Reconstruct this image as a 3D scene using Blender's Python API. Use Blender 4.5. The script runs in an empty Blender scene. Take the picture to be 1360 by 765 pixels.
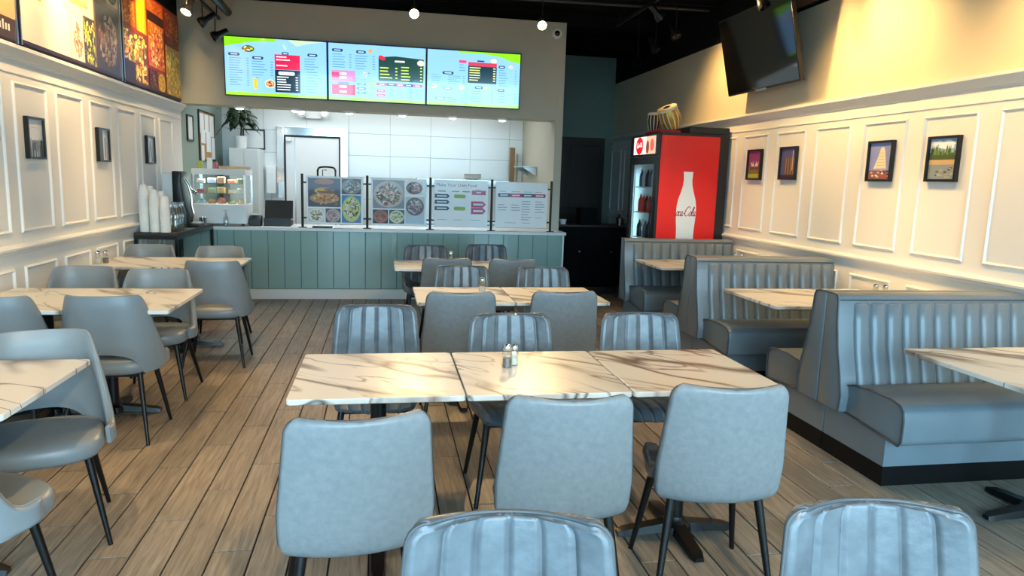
import bpy, bmesh, math, random
from math import sin, cos, pi, radians, sqrt
from mathutils import Vector, Matrix
random.seed(7)
SC = bpy.context.scene
COL = SC.collection
VS = SC.view_settings
VS.view_transform = 'Standard'; VS.look = 'None'; VS.gamma = 1.0; VS.use_curve_mapping = False
VS.exposure = 0.78
# ------------------------------------------------------------------ camera
def make_camera():
    yaw, pit, rol = radians(10.413), radians(8.714), radians(-1.796)
    w = Vector((sin(yaw)*cos(pit), cos(yaw)*cos(pit), -sin(pit)))
    r = Vector((cos(yaw), -sin(yaw), 0)); d = w.cross(r)
    R = cos(rol)*r + sin(rol)*d; D = -sin(rol)*r + cos(rol)*d
    cd = bpy.data.cameras.new('camera'); cd.sensor_fit = 'HORIZONTAL'; cd.sensor_width = 36
    cd.lens = 941.64/1360*36; cd.clip_start = .05; cd.clip_end = 200
    o = bpy.data.objects.new('camera', cd); COL.objects.link(o)
    m = Matrix((R, -D, -w)).transposed().to_4x4(); m.translation = (0, 0, 1.55)
    o.matrix_world = m; SC.camera = o
make_camera()
# ------------------------------------------------------------------ daylight: bluish open sky seen through the shopfront glass
SKY_STRENGTH = 9.0
SKY_COLOR = (.45, .77, 1.0, 1)
wd = bpy.data.worlds.new('sky'); SC.world = wd; wd.use_nodes = True
bgn = wd.node_tree.nodes['Background']; bgn.inputs[0].default_value = SKY_COLOR; bgn.inputs[1].default_value = SKY_STRENGTH
YF = -1.7                     # shopfront plane
XL, XR = -2.40, 3.85          # side walls
def add_portal():
    l = bpy.data.lights.new('window_portal', 'AREA'); l.shape = 'RECTANGLE'; l.size = XR-XL; l.size_y = 2.9
    l.cycles.is_portal = True
    o = bpy.data.objects.new('window_portal', l); COL.objects.link(o)
    o.location = ((XL+XR)/2, YF+.02, 1.5); o.rotation_euler = (radians(90), 0, 0)
add_portal()
def area_light(name, loc, rot, sx, sy, power, col):
    l = bpy.data.lights.new(name, 'AREA'); l.shape = 'RECTANGLE'; l.size = sx; l.size_y = sy; l.energy = power; l.color = col
    o = bpy.data.objects.new(name, l); COL.objects.link(o); o.location = loc; o.rotation_euler = rot
    return o
KITCHEN_POWER = 27
WARM = (1.0, .66, .30)
# ------------------------------------------------------------------ helpers
def hx(h, a=1.0):
    h = h.lstrip('#'); c = [int(h[i:i+2], 16)/255 for i in (0, 2, 4)]
    return tuple([(x/12.92 if x <= .04045 else ((x+.055)/1.055)**2.4) for x in c]+[a])
class MB:
    def __init__(s): s.v = []; s.f = []; s.c = []
    def add(s, vs, fs, col=None):
        b = len(s.v); s.v += [tuple(p) for p in vs]
        for f in fs: s.f.append(tuple(i+b for i in f)); s.c.append(col)
        return s
    def box(s, x0, x1, y0, y1, z0, z1, col=None):
        return s.add([(x0,y0,z0),(x1,y0,z0),(x1,y1,z0),(x0,y1,z0),(x0,y0,z1),(x1,y0,z1),(x1,y1,z1),(x0,y1,z1)],
                     [(0,3,2,1),(4,5,6,7),(0,1,5,4),(1,2,6,5),(2,3,7,6),(3,0,4,7)], col)
    def ring(s, p, ax, r, n):
        ax = Vector(ax).normalized(); u = ax.orthogonal().normalized(); w = ax.cross(u)
        return [Vector(p)+(u*cos(2*pi*i/n)+w*sin(2*pi*i/n))*r for i in range(n)]
    def cyl(s, p0, p1, r0, r1=None, n=12, col=None):
        r1 = r0 if r1 is None else r1
        ax = Vector(p1)-Vector(p0)
        vs = s.ring(p0, ax, r0, n)+s.ring(p1, ax, r1, n)
        fs = [(i, (i+1) % n, n+(i+1) % n, n+i) for i in range(n)]+[tuple(range(n-1, -1, -1)), tuple(range(n, 2*n))]
        return s.add(vs, fs, col)
    def lathe(s, prof, n=16, c=(0,0,0), M=None, col=None):
        vs = []; fs = []
        for r, z in prof:
            for i in range(n):
                p = Vector((r*cos(2*pi*i/n), r*sin(2*pi*i/n), z))
                if M is not None: p = M @ p
                vs.append(p+Vector(c))
        m = len(prof)
        for j in range(m-1):
            for i in range(n):
                fs.append((j*n+i, j*n+(i+1) % n, (j+1)*n+(i+1) % n, (j+1)*n+i))
        fs.append(tuple(range(n-1, -1, -1))); fs.append(tuple(range((m-1)*n, m*n)))
        return s.add(vs, fs, col)
    def tube(s, pts, r, n=8, closed=False, col=None):
        P = [Vector(p) for p in pts]; m = len(P); vs = []; fs = []
        prev = None
        for k in range(m):
            a = P[(k-1) % m] if (closed or k > 0) else P[k]
            b = P[(k+1) % m] if (closed or k < m-1) else P[k]
            t = (b-a).normalized()
            u = t.orthogonal() if prev is None else prev-t*prev.dot(t)
            if u.length < 1e-6: u = t.orthogonal()
            u.normalize(); prev = u; w = t.cross(u)
            vs += [P[k]+(u*cos(2*pi*i/n)+w*sin(2*pi*i/n))*r for i in range(n)]
        for k in range(m if closed else m-1):
            k2 = (k+1) % m
            fs += [(k*n+i, k*n+(i+1) % n, k2*n+(i+1) % n, k2*n+i) for i in range(n)]
        if not closed: fs += [tuple(range(n-1, -1, -1)), tuple(range((m-1)*n, m*n))]
        return s.add(vs, fs, col)
    def prism(s, poly, a0, a1, axis='x', col=None):
        # poly in the two remaining axes, extruded along axis
        n = len(poly); vs = []
        for a in (a0, a1):
            for p, q in poly:
                vs.append({'x': (a, p, q), 'y': (p, a, q), 'z': (p, q, a)}[axis])
        fs = [(i, (i+1) % n, n+(i+1) % n, n+i) for i in range(n)]+[tuple(range(n-1, -1, -1)), tuple(range(n, 2*n))]
        return s.add(vs, fs, col)
    def loft(s, rings, close_u=True, caps=True, col=None):
        n = len(rings[0]); vs = [p for r in rings for p in r]; fs = []
        for j in range(len(rings)-1):
            for i in range(n if close_u else n-1):
                fs.append((j*n+i, j*n+(i+1) % n, (j+1)*n+(i+1) % n, (j+1)*n+i))
        if caps: fs += [tuple(range(n-1, -1, -1)), tuple(range((len(rings)-1)*n, len(rings)*n))]
        return s.add(vs, fs, col)
    def mesh(s, name, bevel=0, seg=2, smooth=None, fix=True):
        me = bpy.data.meshes.new(name); me.from_pydata(s.v, [], s.f)
        if bevel or fix:
            bm = bmesh.new(); bm.from_mesh(me)
            if fix: bmesh.ops.recalc_face_normals(bm, faces=bm.faces)
            if bevel:
                es = [e for e in bm.edges if len(e.link_faces) == 2 and e.calc_face_angle(0) > radians(30)]
                bmesh.ops.bevel(bm, geom=es, offset=bevel, segments=seg, affect='EDGES', profile=.5, clamp_overlap=True)
            bm.to_mesh(me); bm.free()
        if smooth is None: smooth = 40 if bevel == 0 else 20
        if smooth:
            me.shade_smooth(); me.set_sharp_from_angle(angle=radians(smooth))
        return me
    def build(s, name, mat, parent=None, bevel=0, seg=2, smooth=None, **k):
        return link(name, s.mesh(name, bevel, seg, smooth), mat, parent, **k)
def link(name, me, mat, parent=None, loc=None, rz=None, label=None, cat=None, group=None, kind=None):
    o = bpy.data.objects.new(name, me); COL.objects.link(o)
    if me is not None and mat is not None and not me.materials: me.materials.append(mat)
    if parent is not None: o.parent = parent
    if loc is not None: o.location = loc
    if rz is not None: o.rotation_euler = (0, 0, rz)
    tag(o, label, cat, group, kind)
    return o
def tag(o, label=None, cat=None, group=None, kind=None):
    if label: o['label'] = label
    if cat: o['category'] = cat
    if group: o['group'] = group
    if kind: o['kind'] = kind
    return o
def thing(name, label, cat, loc=(0,0,0), rz=0, group=None):
    o = bpy.data.objects.new(name, None); COL.objects.link(o); o.empty_display_size = .05
    o.location = loc; o.rotation_euler = (0, 0, rz)
    return tag(o, label, cat, group)
KIDS = {}
def copy_tree(o, parent=None):
    c = o.copy(); COL.objects.link(c)
    if parent is not None: c.parent = parent
    for ch in [x for x in bpy.data.objects if x.parent == o]: copy_tree(ch, c)
    return c
def place(proto, used, label, loc, rz, group=None):
    o = proto if not used else copy_tree(proto)
    o.location = loc; o.rotation_euler = (0, 0, rz); o['label'] = label
    if group: o['group'] = group
    return o
def rrect(w, h, r, n=6, cx=0, cy=0):
    pts = []
    for sx, sy, a0 in ((1,1,0), (-1,1,90), (-1,-1,180), (1,-1,270)):
        for i in range(n+1):
            a = radians(a0+90*i/n); pts.append((cx+sx*(w/2-r)+r*cos(a), cy+sy*(h/2-r)+r*sin(a)))
    return pts
def catmull(P, n=8):
    P = [Vector(p) for p in P]; out = []
    for i in range(len(P)-1):
        p0 = P[max(i-1, 0)]; p1 = P[i]; p2 = P[i+1]; p3 = P[min(i+2, len(P)-1)]
        for k in range(n):
            t = k/n
            out.append(.5*((2*p1)+(p2-p0)*t+(2*p0-5*p1+4*p2-p3)*t*t+(3*p1-p0-3*p2+p3)*t**3))
    out.append(P[-1]); return out
# ------------------------------------------------------------------ materials
def mat(name, col, rough=.5, metal=0, spec=.5, coat=0, noise=0, nscale=20, bump=0, bscale=60, emit=None, estr=0, nstretch=(1,1,1), coat_rough=.08):
    m = bpy.data.materials.new(name); m.use_nodes = True
    nt = m.node_tree; b = nt.nodes['Principled BSDF']
    c = hx(col) if isinstance(col, str) else col
    b.inputs['Base Color'].default_value = c; b.inputs['Roughness'].default_value = rough; b.inputs['Metallic'].default_value = metal
    b.inputs['Specular IOR Level'].default_value = spec; b.inputs['Coat Weight'].default_value = coat; b.inputs['Coat Roughness'].default_value = coat_rough
    if emit:
        b.inputs['Emission Color'].default_value = hx(emit) if isinstance(emit, str) else emit; b.inputs['Emission Strength'].default_value = estr
    if noise or bump:
        tc = nt.nodes.new('ShaderNodeTexCoord'); mp = nt.nodes.new('ShaderNodeMapping'); mp.inputs['Scale'].default_value = nstretch
        nt.links.new(tc.outputs['Object'], mp.inputs[0])
    if noise:
        n = nt.nodes.new('ShaderNodeTexNoise'); n.inputs['Scale'].default_value = nscale; n.inputs['Detail'].default_value = 5
        nt.links.new(mp.outputs[0], n.inputs['Vector'])
        r = nt.nodes.new('ShaderNodeMapRange'); r.inputs['From Min'].default_value = .3; r.inputs['From Max'].default_value = .7
        r.inputs['To Min'].default_value = 1-noise; r.inputs['To Max'].default_value = 1+noise
        nt.links.new(n.outputs['Fac'], r.inputs['Value'])
        x = nt.nodes.new('ShaderNodeMix'); x.data_type = 'RGBA'; x.blend_type = 'MULTIPLY'; x.inputs['Factor'].default_value = 1
        x.inputs[6].default_value = c; nt.links.new(r.outputs[0], x.inputs[7]); nt.links.new(x.outputs[2], b.inputs['Base Color'])
    if bump:
        n2 = nt.nodes.new('ShaderNodeTexNoise'); n2.inputs['Scale'].default_value = bscale; n2.inputs['Detail'].default_value = 4
        nt.links.new(mp.outputs[0], n2.inputs['Vector'])
        bp = nt.nodes.new('ShaderNodeBump'); bp.inputs['Strength'].default_value = bump; bp.inputs['Distance'].default_value = .004
        nt.links.new(n2.outputs['Fac'], bp.inputs['Height']); nt.links.new(bp.outputs[0], b.inputs['Normal'])
    return m
def print_mat(name, rough=.4, emit=0, coat=0, spec=.4):
    m = bpy.data.materials.new(name); m.use_nodes = True; nt = m.node_tree; b = nt.nodes['Principled BSDF']
    a = nt.nodes.new('ShaderNodeAttribute'); a.attribute_name = 'Col'
    nt.links.new(a.outputs['Color'], b.inputs['Base Color']); b.inputs['Roughness'].default_value = rough
    b.inputs['Coat Weight'].default_value = coat; b.inputs['Coat Roughness'].default_value = .03; b.inputs['Specular IOR Level'].default_value = spec
    if emit:
        nt.links.new(a.outputs['Color'], b.inputs['Emission Color']); b.inputs['Emission Strength'].default_value = emit
        b.inputs['Base Color'].default_value = (.01, .01, .01, 1)
        for l in list(nt.links):
            if l.to_socket == b.inputs['Base Color']: nt.links.remove(l)
    return m
def glass_mat(name, tint=(1,1,1,1), refl=.12):
    m = bpy.data.materials.new(name); m.use_nodes = True; nt = m.node_tree; nt.nodes.remove(nt.nodes['Principled BSDF'])
    out = nt.nodes['Material Output']; t = nt.nodes.new('ShaderNodeBsdfTransparent'); t.inputs[0].default_value = tint
    g = nt.nodes.new('ShaderNodeBsdfGlossy'); g.inputs['Roughness'].default_value = .02
    f = nt.nodes.new('ShaderNodeLayerWeight'); f.inputs['Blend'].default_value = .5
    pw = nt.nodes.new('ShaderNodeMath'); pw.operation = 'POWER'; pw.inputs[1].default_value = 4; nt.links.new(f.outputs['Facing'], pw.inputs[0])
    ad = nt.nodes.new('ShaderNodeMath'); ad.operation = 'MULTIPLY_ADD'; ad.inputs[1].default_value = .55; ad.inputs[2].default_value = refl*.5; ad.use_clamp = True; nt.links.new(pw.outputs[0], ad.inputs[0])
    mx = nt.nodes.new('ShaderNodeMixShader'); nt.links.new(ad.outputs[0], mx.inputs[0])
    nt.links.new(t.outputs[0], mx.inputs[1]); nt.links.new(g.outputs[0], mx.inputs[2]); nt.links.new(mx.outputs[0], out.inputs[0])
    return m
def marble_mat():
    m = bpy.data.materials.new('marble_laminate'); m.use_nodes = True; nt = m.node_tree; L = nt.links; N = nt.nodes.new
    b = nt.nodes['Principled BSDF']; b.inputs['Roughness'].default_value = .28
    tc = N('ShaderNodeTexCoord'); oi = N('ShaderNodeObjectInfo'); cmb = N('ShaderNodeCombineXYZ')
    mu = N('ShaderNodeMath'); mu.operation = 'MULTIPLY'; mu.inputs[1].default_value = 37
    L.new(oi.outputs['Random'], mu.inputs[0]); L.new(mu.outputs[0], cmb.inputs[0]); L.new(mu.outputs[0], cmb.inputs[2])
    va = N('ShaderNodeVectorMath'); va.operation = 'ADD'; L.new(tc.outputs['Object'], va.inputs[0]); L.new(cmb.outputs[0], va.inputs[1])
    m0 = N('ShaderNodeMapping'); m0.inputs['Rotation'].default_value = (0, 0, radians(40)); L.new(va.outputs[0], m0.inputs[0])
    mp = N('ShaderNodeMapping'); mp.inputs['Scale'].default_value = (.75, 2.4, 1)
    L.new(m0.outputs[0], mp.inputs[0])
    def vein(scale, width, dist, seed):
        n = N('ShaderNodeTexNoise'); n.noise_dimensions = '4D'; n.inputs['W'].default_value = seed
        n.inputs['Scale'].default_value = scale; n.inputs['Detail'].default_value = 2.5; n.inputs['Roughness'].default_value = .5; n.inputs['Distortion'].default_value = dist
        L.new(mp.outputs[0], n.inputs['Vector'])
        s = N('ShaderNodeMath'); s.operation = 'SUBTRACT'; s.inputs[1].default_value = .5; L.new(n.outputs['Fac'], s.inputs[0])
        a = N('ShaderNodeMath'); a.operation = 'ABSOLUTE'; L.new(s.outputs[0], a.inputs[0])
        r = N('ShaderNodeMapRange'); r.inputs['From Min'].default_value = width; r.inputs['From Max'].default_value = 0; L.new(a.outputs[0], r.inputs['Value'])
        k = N('ShaderNodeTexNoise'); k.inputs['Scale'].default_value = scale*1.3; L.new(va.outputs[0], k.inputs['Vector'])
        kr = N('ShaderNodeMapRange'); kr.inputs['From Min'].default_value = .38; kr.inputs['From Max'].default_value = .56; L.new(k.outputs['Fac'], kr.inputs['Value'])
        q = N('ShaderNodeMath'); q.operation = 'MULTIPLY'; L.new(r.outputs[0], q.inputs[0]); L.new(kr.outputs[0], q.inputs[1])
        return q
    v1 = vein(1.15, .042, .45, 1.0); v2 = vein(2.1, .016, .7, 5.0)
    m1 = N('ShaderNodeMix'); m1.data_type = 'RGBA'; m1.inputs[6].default_value = hx('#dfdcd5'); m1.inputs[7].default_value = hx('#5f4c3a'); L.new(v1.outputs[0], m1.inputs['Factor'])
    m2 = N('ShaderNodeMix'); m2.data_type = 'RGBA'; m2.inputs[7].default_value = hx('#574d49'); L.new(m1.outputs[2], m2.inputs[6]); L.new(v2.outputs[0], m2.inputs['Factor'])
    L.new(m2.outputs[2], b.inputs['Base Color'])
    return m
def plank_mat():
    m = bpy.data.materials.new('wood_look_plank'); m.use_nodes = True; nt = m.node_tree; L = nt.links; N = nt.nodes.new
    b = nt.nodes['Principled BSDF']; b.inputs['Roughness'].default_value = .42
    ge = N('ShaderNodeNewGeometry'); oi = N('ShaderNodeObjectInfo')
    sm = N('ShaderNodeMath'); sm.operation = 'ADD'; L.new(oi.outputs['Random'], sm.inputs[0]); L.new(ge.outputs['Random Per Island'], sm.inputs[1])
    fr = N('ShaderNodeMath'); fr.operation = 'FRACT'; L.new(sm.outputs[0], fr.inputs[0])
    mu = N('ShaderNodeMath'); mu.operation = 'MULTIPLY'; mu.inputs[1].default_value = 50; L.new(fr.outputs[0], mu.inputs[0])
    cb = N('ShaderNodeCombineXYZ'); L.new(mu.outputs[0], cb.inputs[2]); L.new(mu.outputs[0], cb.inputs[1])
    va = N('ShaderNodeVectorMath'); va.operation = 'ADD'; L.new(ge.outputs['Position'], va.inputs[0]); L.new(cb.outputs[0], va.inputs[1])
    mp = N('ShaderNodeMapping'); mp.inputs['Scale'].default_value = (60, 3.5, 1); L.new(va.outputs[0], mp.inputs[0])
    n = N('ShaderNodeTexNoise'); n.inputs['Scale'].default_value = 1; n.inputs['Detail'].default_value = 6; n.inputs['Roughness'].default_value = .65; n.inputs['Distortion'].default_value = .6
    L.new(mp.outputs[0], n.inputs['Vector'])
    cr = N('ShaderNodeValToRGB'); e = cr.color_ramp.elements
    e[0].position = .28; e[0].color = hx('#6a6055'); e[1].position = .72; e[1].color = hx('#aa9d8c')
    L.new(n.outputs['Fac'], cr.inputs[0])
    n2 = N('ShaderNodeTexNoise'); n2.inputs['Scale'].default_value = 2.2; n2.inputs['Detail'].default_value = 3; L.new(va.outputs[0], n2.inputs['Vector'])
    tone = N('ShaderNodeMapRange'); tone.inputs['To Min'].default_value = .78; tone.inputs['To Max'].default_value = 1.08; L.new(fr.outputs[0], tone.inputs['Value'])
    t2 = N('ShaderNodeMapRange'); t2.inputs['From Min'].default_value = .3; t2.inputs['From Max'].default_value = .7; t2.inputs['To Min'].default_value = .9; t2.inputs['To Max'].default_value = 1.08
    L.new(n2.outputs['Fac'], t2.inputs['Value'])
    q = N('ShaderNodeMath'); q.operation = 'MULTIPLY'; L.new(tone.outputs[0], q.inputs[0]); L.new(t2.outputs[0], q.inputs[1])
    x = N('ShaderNodeMix'); x.data_type = 'RGBA'; x.blend_type = 'MULTIPLY'; x.inputs['Factor'].default_value = 1
    L.new(cr.outputs[0], x.inputs[6]); L.new(q.outputs[0], x.inputs[7]); L.new(x.outputs[2], b.inputs['Base Color'])
    bp = N('ShaderNodeBump'); bp.inputs['Strength'].default_value = .15; bp.inputs['Distance'].default_value = .002
    L.new(n.outputs['Fac'], bp.inputs['Height']); L.new(bp.outputs[0], b.inputs['Normal'])
    return m
M = {}
M['plank'] = plank_mat()
M['marble'] = marble_mat()
M['grout'] = mat('dark_grout', '#14110f', .9)
M['leather'] = mat('distressed_grey_leather', '#7d8589', .42, noise=.09, nscale=42, bump=.4, bscale=45)
M['leather2'] = mat('ribbed_grey_leather', '#5d666d', .27, noise=.22, nscale=16, bump=.3, bscale=40)
M['piping'] = mat('chair_piping', '#4a4d50', .45)
M['vinyl'] = mat('smooth_grey_vinyl', '#7e868a', .38, noise=.04, nscale=6)
M['booth'] = mat('booth_grey_vinyl', '#6d777d', .30, noise=.05, nscale=5, bump=.08, bscale=30)
M['booth_pipe'] = mat('booth_piping', '#41464a', .4)
M['black_metal'] = mat('black_metal', '#0d0e0f', .35, metal=.3)
M['black'] = mat('black_plastic', '#101112', .4)
M['soft_black'] = mat('matte_black_paint', '#08080a', .85, spec=.2)
M['white_paint'] = mat('white_panelling_paint', '#e6e5e1', .45)
M['cream_wall'] = mat('cream_wall_paint', '#d8ccb2', .7)
M['greige'] = mat('greige_wall_paint', '#b9b5a3', .7, noise=.02, nscale=3)
M['sage_wall'] = mat('sage_wall_paint', '#8ea196', .7)
M['board'] = mat('sage_gloss_board', '#93b3ae', .14, coat=.6, coat_rough=.06)
M['grout_sage'] = mat('board_groove', '#4e6765', .6)
M['counter_top'] = mat('white_counter_slab', '#e6e9e8', .25)
M['tile'] = mat('glossy_white_tile', '#dfe6e6', .22)
M['tile_grout'] = mat('tile_grout_grey', '#86938f', .8)
M['steel'] = mat('brushed_steel', '#b9bdbd', .28, metal=1)
M['chrome'] = mat('chrome', '#d8dada', .12, metal=1)
M['white_plastic'] = mat('white_plastic', '#e9ebea', .4)
M['paper_cup'] = mat('white_paper_cup', '#ecebe6', .6)
M['dark_wood'] = mat('dark_stained_wood', '#2b1d16', .5, noise=.2, nscale=8, nstretch=(1,12,1))
M['brown_door'] = mat('dark_brown_door', '#2a1a14', .5, noise=.15, nscale=6)
M['red'] = mat('red_vinyl_print', '#f01610', .35)
M['white_ink'] = mat('white_print', '#f0efec', .4)
M['red_ink'] = mat('red_script_print', '#a31222', .4)
M['frame_black'] = mat('black_picture_frame', '#0c0b0b', .35)
M['print'] = print_mat('printed_paper', .35, coat=.25)
M['banner'] = print_mat('printed_banner', .38)
M['screen'] = print_mat('menu_screen', .12, emit=.95, coat=.35)
M['lit_sign'] = print_mat('lit_sign', .2, emit=1.0)
M['acrylic_print'] = print_mat('print_in_acrylic', .3, coat=.22, spec=.25)
M['glass'] = glass_mat('clear_glass', (.96,.98,.97,1), .08)
M['window_glass'] = glass_mat('window_glass', (.97,.99,.99,1), .06)
M['bottle_glass'] = glass_mat('bottle_glass', (.90,.95,.94,1), .40)
M['tv'] = mat('tv_screen_black', '#060708', .08, spec=.6)
M['lens'] = mat('lamp_lens', '#fff3d0', .3, emit=(1, .86, .5, 1), estr=14)
M['cool_lens'] = mat('downlight_lens', '#ffffff', .3, emit=(.95, .98, 1, 1), estr=6)
M['leaf'] = mat('dark_green_leaf', '#22381f', .4, noise=.25, nscale=12)
M['pot'] = mat('white_ceramic', '#e2e3e1', .3)
M['cork'] = mat('cork_board', '#b08a5a', .8, noise=.12, nscale=60)
M['paper'] = mat('paper_sheet', '#e4e6e6', .7)
M['wood_tray'] = mat('pale_wood', '#c9a97c', .5, noise=.1, nscale=10, nstretch=(1,10,1))
M['salt'] = mat('salt_grains', '#d9d6cf', .8)
M['pepper'] = mat('ground_pepper', '#5a5148', .9, noise=.4, nscale=300)
M['hide'] = mat('drum_hide', '#d9c9a0', .6)
M['strap'] = mat('drum_strap', '#d8ccb0', .55)
M['drum_body'] = mat('drum_body_dark', '#2b2320', .5)
M['yellow_paint'] = mat('yellow_brass', '#b98d2a', .35, metal=.5)
M['red_cloth'] = mat('red_cloth', '#a3161b', .7)
M['cabinet_white'] = mat('white_cabinet', '#d6dad8', .45)
M['kick'] = mat('black_vinyl_kick', '#050506', .6, spec=.2)
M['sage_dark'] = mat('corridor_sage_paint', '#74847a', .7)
M['asphalt'] = mat('asphalt', '#5a5d60', .9, noise=.1, nscale=4)
M['alu'] = mat('dark_aluminium', '#303336', .4, metal=.6)
M['fridge_in'] = mat('cooler_interior', '#93b4be', .5, emit=(.75, .92, 1, 1), estr=.06)  # faint emission on the inner panels stands in for light inside the cabinet
# ------------------------------------------------------------------ flat print
class Print:
    """flat print in local x (right) / z (up), facing -y, built of coloured faces"""
    def __init__(s, w, h, bg): s.w = w; s.h = h; s.m = MB(); s.n = 0; s.rect(0, 0, w, h, bg)
    def _c(s, c): return hx(c) if isinstance(c, str) else c
    def poly(s, pts, c):
        s.n += 1; y = -s.n*0.9e-5
        s.m.add([(x, y, z) for x, z in pts], [tuple(range(len(pts)))], s._c(c))
    def rect(s, cx, cy, w, h, c): s.poly([(cx-w/2, cy-h/2), (cx+w/2, cy-h/2), (cx+w/2, cy+h/2), (cx-w/2, cy+h/2)], c)
    def ell(s, cx, cy, w, h, c, n=18, rot=0):
        p = []
        for i in range(n):
            a = 2*pi*i/n; x = w/2*cos(a); y = h/2*sin(a); p.append((cx+x*cos(rot)-y*sin(rot), cy+x*sin(rot)+y*cos(rot)))
        s.poly(p, c)
    def pill(s, cx, cy, w, h, c): s.poly(rrect(w, h, h*.45, 4, cx, cy), c)
    def stroke(s, pts, wd, c, wfun=None):
        P = catmull([(x, y, 0) for x, y in pts], 6)
        Lp = []; Rp = []
        for i, p in enumerate(P):
            a = P[max(i-1, 0)]; b = P[min(i+1, len(P)-1)]; t = (b-a)
            if t.length < 1e-9: t = Vector((1, 0, 0))
            t.normalize(); k = wd*(wfun(i/(len(P)-1)) if wfun else 1)/2
            Lp.append((p.x-t.y*k, p.y+t.x*k)); Rp.append((p.x+t.y*k, p.y-t.x*k))
        s.n += 1; y = -s.n*0.9e-5; vs = []; fs = []
        for a, b in zip(Lp, Rp): vs += [(a[0], y, a[1]), (b[0], y, b[1])]
        for i in range(len(Lp)-1): fs.append((2*i, 2*i+1, 2*i+3, 2*i+2))
        s.m.add(vs, fs, s._c(c))
    def lines(s, x0, x1, y, n, dy, h, c, jit=.35, price=None, rnd=None):
        r = rnd or random
        for i in range(n):
            L = (x1-x0)*(1-jit*r.random())
            s.rect(x0+L/2, y-i*dy, L, h, c)
            if price: s.rect(price, y-i*dy, (x1-x0)*.16, h*1.1, c)
    def text(s, cx, cy, size, txt, c, align='CENTER', shear=0):
        cu = bpy.data.curves.new('t', 'FONT'); cu.body = txt; cu.size = size; cu.align_x = align; cu.align_y = 'CENTER'; cu.shear = shear; cu.resolution_u = 2
        o = bpy.data.objects.new('t', cu); me = bpy.data.meshes.new_from_object(o)
        s.n += 1; y = -s.n*0.9e-5
        s.m.add([(v.co.x+cx, y, v.co.y+cy) for v in me.vertices], [tuple(p.vertices) for p in me.polygons], s._c(c))
        bpy.data.objects.remove(o); bpy.data.curves.remove(cu); bpy.data.meshes.remove(me)
    def food(s, cx, cy, w, h, bg, plate, pal, seed=0, n=46, fill=.42):
        r = random.Random(seed); s.rect(cx, cy, w, h, bg)
        if plate: s.ell(cx, cy, w*.96, h*.94, plate, 24)
        for i in range(int(n*2.2)):
            k = 1-.55*i/(n*2.2)
            ew = w*(.07+.13*r.random())*k; eh = h*(.06+.12*r.random())*k; m = max(ew/w, eh/h)/2+.01
            if plate:
                a = r.random()*2*pi; q = sqrt(r.random())*(fill-m*.8); px, py = cos(a)*q, sin(a)*q
            else: px, py = r.uniform(-.5+m, .5-m), r.uniform(-.5+m, .5-m)
            s.ell(cx+px*w, cy+py*h, ew, eh, r.choice(pal), 7, r.random()*.4 if ew > eh else 0)
    def mesh(s, name):
        me = bpy.data.meshes.new(name); me.from_pydata(s.m.v, [], s.m.f)
        at = me.color_attributes.new('Col', 'FLOAT_COLOR', 'CORNER')
        k = 0
        for p, c in zip(me.polygons, s.m.c):
            for _ in p.vertices: at.data[k].color = c; k += 1
        # make every face look to -y
        bm = bmesh.new(); bm.from_mesh(me)
        for f in bm.faces:
            f.normal_update()
            if f.normal.y > 0: f.normal_flip()
        bm.to_mesh(me); bm.free()
        return me
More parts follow.
